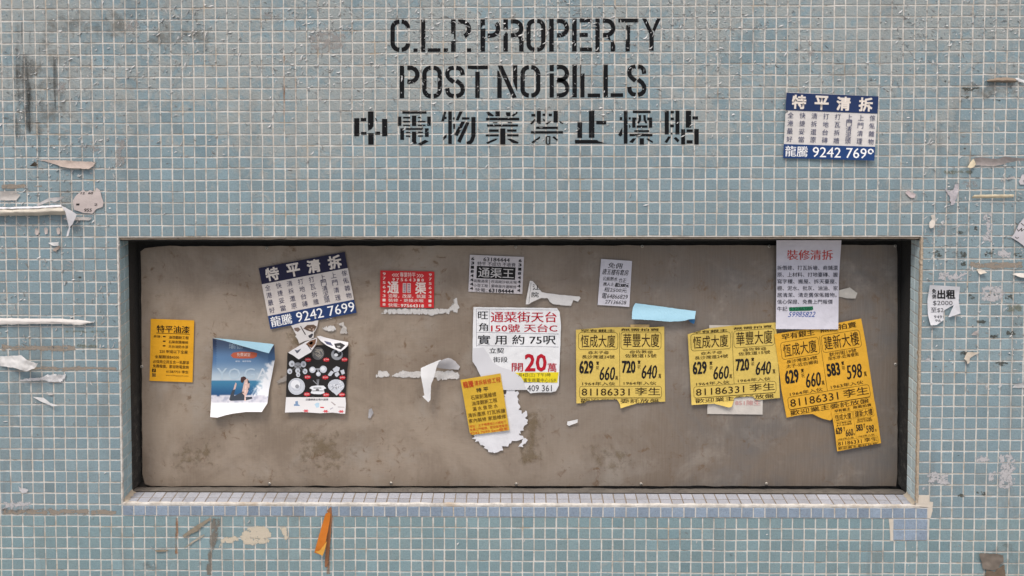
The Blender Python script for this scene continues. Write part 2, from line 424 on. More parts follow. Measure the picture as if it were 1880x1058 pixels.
bead('corner_bead', sk(80.93, 20.1, 0), sk(80.93, 43.6, 0), .0033, .0012, MORTAR, 3)
bead('lintel_edge', sk(10.15, 20.20, .004), sk(80.85, 20.20, .004), .0030, -.001, MORTAR, 4, 200, .5)
# mortar filling where repair tiles were set
def flat(name, pts, d, mat, rough=0.0, step=6, parent=None, seed=0, smooth=True):
    v, f, _ = tess(pts, step, rough, seed); m = MB()
    m.add([W(x, y, d + .0003 * noise.noise((x * .2, y * .2, 1))) for x, y in v], f); return m.build(name, mat, parent or WALL, smooth=smooth)
flat('mortar_patch', [(1682, 909), (1706, 909), (1706, 921), (1713, 922), (1712, 938), (1708, 952), (1703, 952), (1703, 931), (1681, 930)], -.0007, paper((206, 196, 182), .9, .05), .8, 4)
flat('mortar_patch', [(1632, 953), (1640, 953), (1640, 994), (1635, 993)], -.0007, paper((206, 196, 182), .9, .05), .8, 4)
for xa, sg in ((x0, 1), (x1, -1)):
    m = MB(); n = 14; V_ = []
    for k in range(n + 1):
        d = .002 + (RD - .004) * k / n; w = .0085 * (1 + .5 * noise.noise((k * .5, sg, 2))); h_ = .008 * (1 + .5 * noise.noise((k * .5, sg, 7)))
        p = sk(xa, zb, d); V_ += [p + Vector((sg * .0005, 0, h_)), p + Vector((sg * w * .35, 0, h_ * .3)), p + Vector((sg * w, 0, .0008))]
    m.add(V_, [(3 * k + q, 3 * k + q + 1, 3 * k + q + 4, 3 * k + q + 3) for k in range(n) for q in range(2)])
    m.build('corner_fillet', paper((186, 174, 156), .9, .08), WALL, smooth=True)
# untiled back of the recess
m = MB(); e = .002; BK = .104
A = [sk(x0 - .05, JT, RD), sk(x0 - .05, JT, BK), sk(x0 - .05, zb, BK), sk(x0 - .05, zb, RD)]; m.quad(*A)
A = [sk(x1 + .05, JT, RD), sk(x1 + .05, JT, BK), sk(x1 + .05, zb, BK), sk(x1 + .05, zb, RD)]; m.quad(*A)
m.quad(sk(x0 - .1, JT + .32, .003), sk(x1 + .1, JT + .32, .003), sk(x1 + .1, JT + .32, BK), sk(x0 - .1, JT + .32, BK))
m.quad(sk(x0 - .1, JT, BK), sk(x1 + .1, JT, BK), sk(x1 + .1, zb + .2, BK), sk(x0 - .1, zb + .2, BK))
m.build('recess_frame', DARK_CONC, WALL)
m = MB(); n = 260; V_ = []
for k in range(n + 1):
    i = x0 + (x1 - x0) * k / n; w = .0006 * noise.noise((k * .3, 0, 0))
    tp = zb + .25 + .09 * noise.noise((k * .10, 7, 0)) + .05 * noise.noise((k * .4, 9, 0))
    V_ += [sk(i, zb - .03, RD + .0005 + w), sk(i, zb - .03 + .04 * noise.noise((k * .1, 4, 0)), RD + .010), sk(i, zb + .06 + .05 * noise.noise((k * .08, 1, 0)), RD + .022), sk(i, tp, PD - .007), sk(i, tp + .25, PD - .005), sk(i, tp + .8, PD + .004)]
m.add(V_, [(6 * k + q, 6 * k + q + 1, 6 * k + q + 7, 6 * k + q + 6) for k in range(n) for q in range(5)])
m.build('recess_ledge', LEDGE, WALL, smooth=True)
m = MB()
bx = [(I0, J0), (I1, J0), (I1, J1), (I0, J1)]
f_ = [TG(i, j, .112) for i, j in bx]; r_ = [TG(i, j, .35) for i, j in bx]
m.add(f_ + r_, [(0, 1, 2, 3), (4, 5, 6, 7), (0, 1, 5, 4), (1, 2, 6, 5), (2, 3, 7, 6), (3, 0, 4, 7)])
for (a, c) in (((I0, J0), (I1, J0)), ((I0, J0), (I0, J1)), ((I1, J0), (I1, J1))):   # edges of the wall slab
    m.quad(TG(*a, .002), TG(*c, .002), TG(*c, .112), TG(*a, .112))
m.build('wall_core', LEDGE, WALL)

# ---- stencilled lettering
def Sx(a): return 700 + a / 6.2231
def Sy(a): return 20 + a / 6.2231
class Pen:
    def __init__(s, x0, y0, k): s.o = (x0, y0, k); s.m = MB()
    def P(s, u, v): return W(s.o[0] + u / s.o[2], s.o[1] + v / s.o[2], -.0004)
    def poly(s, pts):
        v, f, _ = tess(pts, 60)
        s.m.add([s.P(*p) for p in v], f)
    def bar(s, a, b, c, d): s.poly([(a, b), (c, b), (c, d), (a, d)])
    def stroke(s, pts, t):
        L = []; R_ = []
        pts = [q for k, q in enumerate(pts) if k == 0 or math.hypot(q[0] - pts[k - 1][0], q[1] - pts[k - 1][1]) > .5]
        if len(pts) < 2: return
        for k, p in enumerate(pts):
            a = pts[max(0, k - 1)]; c = pts[min(len(pts) - 1, k + 1)]; dx, dy = c[0] - a[0], c[1] - a[1]; h = math.hypot(dx, dy)
            L.append((p[0] - dy / h * t / 2, p[1] + dx / h * t / 2)); R_.append((p[0] + dy / h * t / 2, p[1] - dx / h * t / 2))
        for k in range(len(pts) - 1): s.m.quad(s.P(*L[k]), s.P(*L[k + 1]), s.P(*R_[k + 1]), s.P(*R_[k]))
    def half(s, x0, y0, x1, y1, side, t=50, a0=0.0, a1=1.0, rr=.42, flat_in=0):
        """half of a rounded ring; side -1 left, +1 right; xs run from the gap outwards"""
        w = x1 - x0; r = min(w - t / 2, (y1 - y0) / 2 - t / 2)
        X = x0 if side > 0 else x1; E = (x1 - t / 2) if side > 0 else (x0 + t / 2)
        ya, yb = y0 + t / 2, y1 - t / 2; pts = [(X, ya)]
        c = E - side * r
        for k in range(9): th = math.pi / 2 * k / 8; pts.append((c + side * r * math.sin(th), ya + r - r * math.cos(th)))
        for k in range(9): th = math.pi / 2 * k / 8; pts.append((c + side * r * math.cos(th), yb - r + r * math.sin(th)))
        pts.append((X, yb))
        H = y1 - y0
        if (a0, a1) != (0.0, 1.0):                          # keep only part of the height
            pts = [p for p in [(a[0] + (c_[0] - a[0]) * q / 8, a[1] + (c_[1] - a[1]) * q / 8) for a, c_ in zip(pts, pts[1:]) for q in range(8)] + [pts[-1]] if y0 + a0 * H <= p[1] <= y0 + a1 * H]
        s.stroke(pts, t)
    def ess(s, x0, y0, x1, y1, t=50):
        for L in (((.44, .066), (.27, .085), (.15, .15), (.115, .24), (.14, .33), (.24, .41), (.44, .51)), ((.565, .066), (.73, .085), (.84, .15), (.89, .29)), ((.11, .69), (.15, .83), (.26, .905), (.44, .934)), ((.565, .46), (.77, .56), (.875, .66), (.89, .75), (.85, .84), (.73, .905), (.565, .934))):
            s.stroke([(x0 + a * (x1 - x0), y0 + c * (y1 - y0)) for a, c in L], t)
p = Pen(700, 20, 6.2231); B = 1618
T, Bt = 98, 470
p.half(105, T, 207, Bt, -1); p.half(232, T, 330, Bt, 1, 50, 0, .30); p.half(232, T, 330, Bt, 1, 50, .73, 1)
p.bar(367, 430, 415, 470); p.bar(455, T, 503, 470); p.bar(530, 428, 677, 470); p.bar(712, 428, 762, 470)
p.bar(797, T, 850, 262); p.bar(797, 345, 850, 470); p.poly([(826, 262), (850, 262), (850, 345), (838, 345)]); p.half(878, T, 1027, 320, 1, 50, 0, .86); p.bar(978, 428, 1027, 470)
p.bar(1133, 96, 1185, 165); p.poly([(1133, 205), (1190, 205), (1185, 468), (1133, 468)]); p.poly([(1133, 165), (1160, 165), (1140, 205), (1133, 205)]); p.half(1213, 96, 1360, 308, 1, 50, .22, 1)
p.bar(1395, 96, 1447, 212); p.poly([(1395, 285), (1425, 240), (1447, 255), (1447, 468), (1395, 468)]); p.half(1480, 96, 1625, 305, 1); p.poly([(1560, 300), (1600, 285), (1625, 320), (1625, 466), (1575, 466), (1575, 330)])
p.half(B + 40, 90, B + 131, 468, -1); p.half(B + 163, 90, B + 258, 468, 1)
p.bar(B + 300, 90, B + 353, 466); p.half(B + 388, 90, B + 528, 305, 1)
p.bar(B + 562, 88, B + 615, 465); p.bar(B + 650, 88, B + 785, 133); p.bar(B + 648, 252, B + 742, 299); p.bar(B + 650, 420, B + 790, 464)
p.bar(B + 828, 88, B + 878, 470); p.half(B + 915, 88, B + 1057, 303, 1); p.poly([(B + 1003, 345), (B + 1030, 335), (B + 1055, 395), (B + 1055, 465), (B + 1003, 465)]); p.poly([(B + 955, 300), (B + 990, 292), (B + 1003, 330), (B + 990, 340)])
p.bar(B + 1090, 88, B + 1320, 133); p.poly([(B + 1180, 162), (B + 1227, 162), (B + 1222, 465), (B + 1172, 465), (B + 1175, 330), (B + 1192, 320), (B + 1190, 220), (B + 1180, 215)])
p.poly([(B + 1362, 88), (B + 1410, 88), (B + 1475, 225), (B + 1495, 262), (B + 1495, 458), (B + 1445, 458), (B + 1445, 262)]); p.poly([(B + 1530, 85), (B + 1575, 88), (B + 1502, 248), (B + 1480, 215)])
o = p.m.build('stencil_lettering', STENCIL, WALL); o['label'] = 'black stencil C.L.P. PROPERTY'
p = Pen(700, 20, 6.2231); T, Bt = 626, 1000
p.bar(210, T, 262, Bt); p.half(297, T, 437, 834, 1)
p.half(468, T, 565, Bt, -1); p.half(597, T, 693, Bt, 1); p.ess(727, T, 957, Bt)
p.poly([(988, 626), (1218, 624), (1218, 668), (1040, 668), (988, 662)]); p.bar(1073, 695, 1125, 997)
p.poly([(1325, 680), (1345, 690), (1376, 770), (1376, 997), (1325, 997)]); p.poly([(1328, 625), (1385, 625), (1548, 990), (1498, 997)]); p.poly([(1505, 622), (1555, 622), (1553, 930), (1520, 850), (1505, 800)])
p.half(B - 28, 620, B + 69, 993, -1); p.half(B + 95, 620, B + 200, 993, 1)
p.bar(B + 305, 617, B + 354, 692); p.bar(B + 305, 715, B + 354, 992); p.half(B + 388, 617, B + 528, 812, 1); p.half(B + 388, 772, B + 533, 992, 1)
p.bar(B + 565, 617, B + 617, 990); p.poly([(B + 655, 617), (B + 668, 617), (B + 662, 720), (B + 706, 715), (B + 704, 850), (B + 704, 990), (B + 655, 990)]); p.bar(B + 740, 945, B + 883, 989)
p.bar(B + 920, 614, B + 971, 988); p.bar(B + 1002, 942, B + 1145, 985); p.ess(B + 1190, 612, B + 1412, 985)
o = p.m.build('stencil_lettering', STENCIL, WALL); o['label'] = 'black stencil POST NO BILLS'
p = Pen(640, 190, 5.697); C2 = 320 * 5.697
for r in ((58, 155, 112, 345), (127, 152, 185, 187), (202, 85, 262, 240), (350, 162, 405, 345), (130, 298, 188, 328), (278, 295, 330, 330), (205, 310, 262, 432),
          (562, 82, 815, 108), (515, 138, 552, 235), (822, 138, 860, 235), (570, 140, 645, 158), (570, 182, 645, 198), (570, 222, 645, 237), (662, 128, 708, 237), (725, 140, 755, 156), (725, 182, 805, 197), (725, 222, 805, 237), (600, 258, 780, 277), (540, 260, 580, 382), (798, 260, 838, 350), (600, 297, 645, 310), (600, 335, 645, 350), (725, 295, 780, 310), (725, 333, 780, 348), (662, 295, 708, 400),
          (1002, 140, 1025, 165), (1042, 82, 1080, 425), (1092, 145, 1110, 170), (1185, 145, 1265, 170), (1283, 143, 1328, 345), (1094, 212, 1113, 268),
          (1535, 82, 1582, 135), (1645, 92, 1692, 135), (1438, 150, 1785, 178), (1510, 197, 1558, 208), (1665, 197, 1710, 207), (1447, 220, 1772, 243), (1465, 272, 1570, 298), (1658, 272, 1757, 297), (1435, 322, 1570, 346), (1658, 322, 1778, 346), (1585, 262, 1640, 430)):
    p.bar(*r)
for q in ([(202, 238), (262, 238), (240, 270), (205, 286)], [(275, 150), (288, 155), (302, 185), (285, 182)], [(662, 398), (708, 398), (717, 420), (690, 426), (670, 418)], [(720, 425), (800, 380), (838, 398), (760, 440)],
          [(997, 85), (1022, 85), (1000, 185), (968, 188)], [(990, 352), (1025, 320), (1025, 355), (990, 385)], [(1160, 82), (1195, 82), (1150, 180), (1118, 178)], [(1180, 190), (1220, 190), (1140, 345), (1103, 325)], [(1230, 195), (1265, 200), (1170, 415), (1135, 395)], [(1283, 343), (1328, 343), (1305, 400), (1280, 426), (1235, 426), (1233, 403), (1268, 385)],
          [(1440, 92), (1465, 85), (1520, 125), (1512, 138), (1460, 128)], [(1703, 128), (1755, 85), (1772, 100), (1725, 138)], [(1437, 410), (1530, 368), (1562, 368), (1545, 385), (1455, 425)], [(1655, 370), (1700, 370), (1778, 405), (1772, 422), (1720, 415)]):
    p.poly(q)
for r in ((88, 110, 130, 137), (145, 78, 188, 215), (205, 108, 235, 132), (270, 108, 305, 135), (320, 78, 365, 200), (138, 243, 365, 268), (83, 290, 420, 316), (238, 345, 252, 425), (274, 342, 288, 430), (252, 342, 274, 352), (250, 420, 274, 432),
          (570, 195, 620, 362), (690, 75, 748, 360), (767, 183, 872, 220), (545, 382, 775, 420),
          (1013, 143, 1040, 175), (1055, 75, 1095, 422), (1105, 145, 1128, 170), (1143, 147, 1178, 255), (1178, 147, 1190, 172), (1150, 75, 1335, 102), (1300, 147, 1352, 175), (1318, 177, 1352, 255), (1192, 230, 1303, 255), (1165, 280, 1320, 300), (1115, 318, 1355, 345), (1220, 365, 1267, 432),
          (1483, 75, 1527, 325), (1595, 75, 1638, 325), (1545, 77, 1580, 105), (1545, 148, 1580, 175), (1540, 220, 1580, 250), (1545, 305, 1565, 325), (1703, 75, 1760, 255), (1773, 135, 1832, 170), (1655, 270, 1697, 428), (1712, 272, 1778, 300), (1792, 268, 1840, 430), (1712, 385, 1775, 418)):
    p.bar(C2 + r[0], r[1], C2 + r[2], r[3])
for q in ([(75, 210), (125, 160), (130, 180), (95, 222)], [(207, 165), (225, 165), (234, 185), (220, 192)], [(235, 210), (265, 195), (300, 185), (255, 222)], [(380, 185), (425, 205), (415, 217), (390, 205)], [(88, 405), (180, 342), (180, 365), (105, 420)], [(307, 355), (325, 342), (368, 378), (355, 392)],
          [(775, 382), (790, 395), (840, 412), (885, 418), (775, 420)], [(1210, 122), (1237, 122), (1237, 175), (1212, 215), (1195, 203), (1212, 170)], [(1258, 122), (1285, 122), (1287, 170), (1302, 203), (1285, 213), (1262, 175)], [(1110, 405), (1150, 365), (1185, 365), (1150, 415)], [(1287, 372), (1310, 365), (1362, 400), (1355, 415)], [(995, 330), (1040, 250), (1040, 330), (1020, 348)], [(1107, 215), (1128, 240), (1115, 265)],
          [(1480, 405), (1520, 345), (1550, 347), (1508, 415)], [(1577, 365), (1600, 350), (1638, 385), (1620, 410)]):
    p.poly([(C2 + a, c) for a, c in q])
o = p.m.build('stencil_lettering', STENCIL, WALL); o['label'] = 'black stencil line of eight Chinese characters'

# ---- stains, paste and filler that belong to the wall or the sheet
def decal(name, poly, mat, d=-.0003, soft=6, step=None, parent=None):
    xs = [q[0] for q in poly]; ys = [q[1] for q in poly]
    st = step or max(3, min(max(xs) - min(xs), max(ys) - min(ys)) / 5)
    v, f, P = tess(poly, st); m = MB()
    cs = []
    for q in v:
        a = min(1, edge_dist(q, P) / soft); cs.append((a, a, a, 1))
    m.add([W(x, y, d) for x, y in v], f, 0, cs); return m.build(name, mat, parent or WALL)
def rect(a, b_, c_, d_): return [(a, b_), (c_, b_), (c_, d_), (a, d_)]
for q in (rect(22, 35, 46, 262), rect(44, 48, 66, 250), rect(63, 70, 82, 295), rect(88, 95, 112, 210), rect(112, 120, 128, 220), rect(30, 90, 75, 250), rect(376, 45, 388, 100), rect(4, 70, 20, 240), rect(132, 60, 140, 200), rect(96, 210, 102, 290), rect(150, 100, 156, 240), rect(52, 255, 62, 330)): decal('grime_streak', q, R_GRIME, -.00035, 12)
for q in (rect(0, 60, 150, 280), rect(60, 1, 260, 90), rect(250, 20, 420, 110), rect(205, 160, 250, 320)): decal('grime_film', q, R_SOIL, -.0003, 30)
decal('rust_run', rect(518, 98, 525, 250), R_RUST, -.0003, 3); decal('rust_run', rect(540, 140, 546, 245), R_RUST, -.0003, 3); decal('rust_run', rect(312, 1, 316, 110), R_RUST, -.0003, 2); decal('rust_run', rect(165, 80, 170, 170), R_RUST, -.0003, 2); decal('rust_run', rect(1832, 850, 1836, 905), R_RUST, -.0003, 2); decal('rust_run', rect(1438, 985, 1443, 1060), R_RUST, -.0003, 2)
decal('rust_run', rect(318, 948, 330, 1020), R_RUST, -.0003, 4); decal('rust_run', rect(596, 1000, 610, 1058), R_RUST, -.0003, 5)
for q in (rect(1714, 458, 1733, 474), rect(1753, 459, 1777, 475), rect(1806, 455, 1827, 474), rect(1860, 461, 1890, 475), rect(1761, 479, 1776, 493), rect(1786, 413, 1798, 427), rect(1756, 422, 1778, 432), rect(1775, 538, 1792, 553), rect(1806, 538, 1838, 554), rect(1842, 538, 1862, 553), rect(1760, 643, 1792, 657),
          rect(1824, 661, 1852, 674), rect(1732, 144, 1748, 154), rect(1764, 158, 1804, 170), rect(1820, 180, 1852, 188), rect(1762, 173, 1782, 183), rect(1655, 396, 1672, 402), rect(1697, 394, 1708, 402), rect(1738, 312, 1770, 318), rect(1800, 305, 1830, 312), rect(1740, 368, 1764, 376), rect(1815, 612, 1836, 624), rect(1790, 585, 1812, 596), rect(1758, 269, 1776, 277), rect(1754, 833, 1764, 846), rect(1755, 905, 1775, 917), rect(1790, 899, 1812, 912), rect(138, 504, 152, 514), rect(1845, 605, 1868, 618)): decal('mildew_mark', q, R_MILDEW, -.00035, 4, 3)
for q in (rect(1735, 308, 1880, 328), rect(1690, 608, 1880, 628), rect(1660, 395, 1715, 410), rect(1795, 640, 1880, 660), rect(1760, 140, 1880, 190), rect(1805, 980, 1880, 1058), rect(395, 955, 420, 1010)): decal('grime_film', q, R_SOIL, -.0003, 14)
for q in (rect(0, 632, 142, 647), rect(24, 671, 216, 683), rect(0, 932, 165, 948), rect(165, 934, 216, 948), rect(60, 338, 80, 346), rect(0, 335, 50, 350), rect(1778, 479, 1880, 496), rect(105, 295, 180, 305)): decal('glue_strip', q, R_GLUE, -.0004, 5)
for q in (rect(137, 630, 188, 642), rect(118, 604, 195, 614), rect(1845, 556, 1880, 575), rect(1730, 310, 1790, 322)): decal('olive_paste', q, R_OLIVE, -.00045, 4)
for q in (rect(1698, 862, 1746, 895), rect(1785, 832, 1820, 856), rect(1828, 828, 1868, 902), rect(1810, 862, 1836, 890), rect(1690, 890, 1708, 905), rect(0, 916, 60, 942), rect(1800, 385, 1826, 450), rect(1795, 520, 1850, 560), rect(1720, 495, 1780, 520), rect(1690, 655, 1712, 668), rect(1748, 405, 1765, 430), rect(1825, 450, 1860, 480)): decal('white_smear', q, R_WHITE, -.0004, 9)
decal('filler_patch', [(438, 985), (452, 966), (480, 962), (497, 970), (501, 985), (495, 998), (465, 1003), (448, 1003)], R_CREAM, -.0006, 5, 3)
decal('filler_patch', [(510, 966), (531, 966), (528, 1003), (520, 990)], R_CREAM, -.0006, 4, 3)
decal('filler_patch', [(396, 985), (440, 978), (440, 1002), (400, 1008)], R_CREAM, -.0006, 12, 3)
decal('tape_remnant', [(388, 948), (408, 950), (404, 985), (394, 1015), (390, 1058), (374, 1058), (380, 1010), (383, 970)], R_TAPE, -.0006, 4, 4)
for q in (rect(206, 250, 236, 312), rect(150, 262, 190, 285), rect(740, 312, 762, 328), rect(225, 28, 262, 62), rect(98, 145, 130, 175), rect(1480, 70, 1500, 110), rect(1770, 330, 1800, 350), rect(1715, 410, 1740, 440), rect(470, 20, 520, 40), rect(560, 50, 640, 100)): decal('paper_film', q, R_FILM, -.00042, 8)
decal('grime_film', [(240, 1035), (320, 985), (385, 950), (395, 960), (330, 1010), (290, 1058), (240, 1058)], R_SOIL, -.0004, 12)

# ------------------------------------------------------------------ metal sheet closing the recess
SHEET = thing('metal_sheet', 'long dull grey-brown metal sheet screwed into the recess of the tiled wall', 'metal sheet', tuple(W(950, 892, PD)))
rr = random.Random(2)
top = [(258, 462), (266, 456), (290, 453)] + [(x, 452.5 - (x - 290) * .0018 + 1.6 * noise.noise((x * .03, 1, 0)) + 1.0 * noise.noise((x * .12, 2, 0))) for x in range(300, 1640, 12)] + [(1646, 450)]
rgt = [(1647.5 + 1.0 * noise.noise((y * .05, 3, 0)), y) for y in range(470, 880, 16)]
bot = [(1645, 893)] + [(x, 892.5 + 1.5 * noise.noise((x * .03, 5, 0))) for x in range(1635, 275, -12)] + [(266, 889)]
lft = [(259 + (y - 462) * .0065 + 1.0 * noise.noise((y * .05, 6, 0)), y) for y in range(870, 470, -16)]
out = top + rgt + bot + lft
v, f, P = tess(out, 30)
m = MB(); m.add([W(x, y, PD + .0008 * noise.noise((x * .006, y * .008, 3))) for x, y in v], f)
nP = len(P); m.add([W(x, y, PD) for x, y in P] + [W(x, y, PD + .003) for x, y in P], [(k, (k + 1) % nP, nP + (k + 1) % nP, nP + k) for k in range(nP)])
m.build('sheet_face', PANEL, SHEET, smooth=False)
SCREW = NB('screw_steel'); SCREW.base(lin((176, 170, 160))); SCREW.rough(.4); SCREW.b.inputs['Metallic'].default_value = .5; SCREW = SCREW.m
for (x, y) in ((495, 888), (718, 887), (948, 888.5), (1177, 888.5), (1407, 888), (947, 453.5), (1179, 452.5), (1412, 452.5), (1643.5, 451.5), (1644, 669), (260.5, 673), (490, 455.5)):
    m = MB(); c = W(x, y, PD); ns = 12; R0 = .0036; V_ = []
    prof = ((1.0, 0), (.85, .0012), (.5, .0018), (.33, .0016), (.2, .0005))
    for (r_, d) in prof: V_ += [c + Vector((R0 * r_ * math.cos(k * 2 * math.pi / ns), -d - .0006, R0 * r_ * math.sin(k * 2 * math.pi / ns))) for k in range(ns)]
    nn = len(prof)
    m.add(V_, [(q * ns + k, q * ns + (k + 1) % ns, (q + 1) * ns + (k + 1) % ns, (q + 1) * ns + k) for q in range(nn - 2) for k in range(ns)], 0)
    o0 = (nn - 2) * ns
    m.add(V_[o0:], [(k, (k + 1) % ns, ns + (k + 1) % ns, ns + k) for k in range(ns)] + [tuple(range(ns, 2 * ns))], 1)
    m.build('screw', [SCREW, ink((20, 19, 18))], SHEET, smooth=True)
for q in (rect(945, 745, 1000, 862), rect(360, 534, 478, 549), rect(706, 712, 717, 845), rect(672, 715, 716, 728), rect(880, 480, 900, 500), rect(520, 590, 560, 640), rect(505, 680, 530, 720)): decal('paste_stain', q, R_YELLOW, PD - .0012, 12, None, SHEET)
for q in (rect(846, 640, 892, 690), rect(1060, 800, 1180, 880), rect(300, 790, 420, 880), rect(520, 770, 660, 880)): decal('paste_stain', q, R_YELLOW, PD - .0012, 40, None, SHEET)

# ------------------------------------------------------------------ notices
class Sheet:
    def __init__(s, name, label, cat, tf, d, outline=None, color=(230, 228, 226), h=None, step=9, group=None, rough=.62, fray=0.0, uvoutline=None, seed=0, mott=.06, part='paper_sheet', amp=.0012, photo=None):
        s.tf = tf; s.d = d; s.h = h; s.key = None; s.eps0 = 0.0; s.seed = seed; s.parts = {}; s.amp = amp
        s.out = outline or [tf(*q) for q in uvoutline]
        cx = sum(q[0] for q in s.out) / len(s.out); cy = sum(q[1] for q in s.out) / len(s.out)
        s.root = thing(name, label, cat, tuple(W(cx, cy, d)), group)
        v, f, s.clip = tess(s.out, step, fray, seed)
        m = MB(); m.add([s.px(x, y, 0) for x, y in v], f, 0, [photo(x, y) for x, y in v] if photo else None)
        m.build(part, PHOTO if photo else paper(color, rough, mott), s.root, smooth=True)
    def px(s, x, y, eps):
        hh = .0010 + s.amp * (1.4 + noise.noise((x * .022, y * .022, s.seed * 3.7)) + .4 * noise.noise((x * .040, y * .032, s.seed * 1.9))) * .6
        if s.h: hh += s.h(x, y)
        return W(x, y, s.d - hh - eps - (s.eps0 if eps > 0 else 0))
    def part(s, name, color, key=None):
        k = (name, color, key)
        if k not in s.parts: s.parts[k] = MB()
        return s.parts[k]
    def poly(s, name, color, pts, eps=.00018, step=7, px=False, key=None):
        q = pts if px else [s.tf(*p_) for p_ in pts]
        v, f, _ = tess(q, step); s.part(name, color, key or s.key).add([s.px(x, y, eps) for x, y in v], f)
    def rect(s, name, color, a, b_, c_, d_, eps=.00018, step=7): s.poly(name, color, rect(a, b_, c_, d_), eps, step)
    def line(s, name, color, pts, w, eps=.00025):
        for (a, b_) in zip(pts, pts[1:]):
            dx, dy = b_[0] - a[0], b_[1] - a[1]; L = math.hypot(dx, dy); nx, ny = -dy / L * w / 2, dx / L * w / 2
            n_ = max(1, int(L / 60)); P_ = []
            for k in range(n_ + 1):
                x, y = a[0] + dx * k / n_, a[1] + dy * k / n_; P_ += [(x + nx, y + ny), (x - nx, y - ny)]
            P_ = [s.tf(*p_) for p_ in P_]
            for k in range(n_):
                q = [P_[2 * k], P_[2 * k + 1], P_[2 * k + 3], P_[2 * k + 2]]
                if inside((sum(p_[0] for p_ in q) / 4, sum(p_[1] for p_ in q) / 4), s.clip):
                    s.part(name, color, s.key).quad(*[s.px(x, y, eps) for x, y in q])
    def rbox(s, name, color, a, b_, c_, d_, r, w):
        P_ = []
        for (cx, cy, t0) in ((a + r, b_ + r, 180), (c_ - r, b_ + r, 270), (c_ - r, d_ - r, 0), (a + r, d_ - r, 90)):
            for k in range(5): t_ = rad(t0 + k * 22.5); P_.append((cx + r * math.cos(t_), cy + r * math.sin(t_)))
        s.line(name, color, P_ + [P_[0]], w)
    def text(s, name, color, st, box, w=None, wt=0.0, eps=.0005, slant=0.0, jit=0.0, key=None):
        """st fitted into box; w: stack of shifts that thickens the strokes by wt local units"""
        vs, fs = glyphs(st); x0, y0, x1, y1 = box; m = s.part(name, color, key or ('t', len(s.parts))); wt *= (.5 if wt > 2 else .25)
        for k, (dx, dy) in enumerate(w or ((0, 0),)):
            q = []
            for (u, v_) in vs:
                yj = jit * noise.noise((u * 6, s.seed, 4)) if jit else 0
                q.append(s.tf(x0 + wt + u * (x1 - x0 - 2 * wt) + slant * (y1 - y0) * (.5 - v_) + dx * wt, y0 + wt + v_ * (y1 - y0 - 2 * wt) + dy * wt + yj))
            keep = [f_ for f_ in fs if inside((sum(q[a][0] for a in f_) / 3, sum(q[a][1] for a in f_) / 3), s.clip)]
            m.add([s.px(x, y, eps + k * .00004) for x, y in q], keep)
    def done(s, under=()):
        made = {}
        for (name, color, _), m in s.parts.items():
            if m.f:
                o = m.build(name, ink(color), s.root, smooth=True); made.setdefault(name, o)
                for child, par in under:
                    if name == child and par in made: o.parent = made[par]
BK_ = (28, 27, 30); NAVY = (38, 40, 78); DK = (52, 36, 20)
def lift(ax_, ay_, bx_, by_, amt, pw=2.0):
    L2 = (bx_ - ax_) ** 2 + (by_ - ay_) ** 2
    def f(x, y):
        t = ((x - ax_) * (bx_ - ax_) + (y - ay_) * (by_ - ay_)) / L2
        return amt * max(0, min(1.3, t)) ** pw
    return f
def plus(*fs): return lambda x, y: sum(f(x, y) for f in fs)

def hauler(s, navy, blue, ink_):
    s.rect('header_band', navy, 0, 0, 1096, 208, .00015, 6); s.rect('footer_band', blue, 0, 612, 1096, 781, .00015, 6)
    for ch, x in zip('特平清拆', (153, 420, 681, 948)): s.text('heading_lettering', (226, 216, 206), ch, (x - 84, 20, x + 84, 188), BOLD, 11, key='head')
    cols = ('全港最好', '快捷妥當', '清拆還原', '打地台磚', '打瓦拆牆', '上門清泥頭', '上門清理', '傢俬雜物')
    for k, cs in enumerate(cols):
        for q, ch in enumerate(cs):
            y = 264 + q * (287 / (len(cs) - 1)); x = 64 + k * 139.6
            s.text('service_list', ink_, ch, (x - 34, y - 35, x + 34, y + 35), None, 0, key=k + 1)
    s.text('phone_lettering', (236, 236, 236), '龍騰', (20, 630, 290, 762), SERIF, 4); s.text('phone_lettering', (240, 240, 240), '9242 7699', (345, 634, 1085, 760), SERIF, 2.5)

HU = (('heading_lettering', 'header_band'), ('phone_lettering', 'footer_band'))
g_mov = 'blue and white clearance notices'
s = Sheet('notice', 'tilted blue and white clearance notice on the metal sheet above the lamp poster', 'notice', quadtf((474.9, 492.4), (632.8, 462.6), (654.7, 574.4), (496.5, 604.7), 1096, 781), PD - .0026, uvoutline=[(0, 0), (1096, 0), (1096, 781), (0, 781)], color=(212, 204, 198), group=g_mov, seed=1)
hauler(s, (36, 36, 62), (38, 60, 106), NAVY); s.done(HU)
s = Sheet('notice', 'blue and white clearance notice with a torn corner stuck directly on the mosaic tiles', 'notice', quadtf((1443.9, 170.3), (1613, 177.2), (1605, 295), (1437.7, 290.4), 1096, 781), -.0006,
          uvoutline=[(14, 0), (40, -6), (1096, 0), (1096, 650), (1062, 700), (1030, 722), (985, 770), (940, 781), (0, 781), (0, 250), (30, 226), (2, 178), (0, 60)], color=(214, 210, 206), group=g_mov, seed=2, amp=.002,
          h=plus(lift(1500, 240, 1440, 175, .004), lift(1520, 240, 1605, 292, .006)))
s.eps0 = .0007
hauler(s, (34, 52, 92), (32, 64, 116), (34, 46, 90)); s.done(HU)

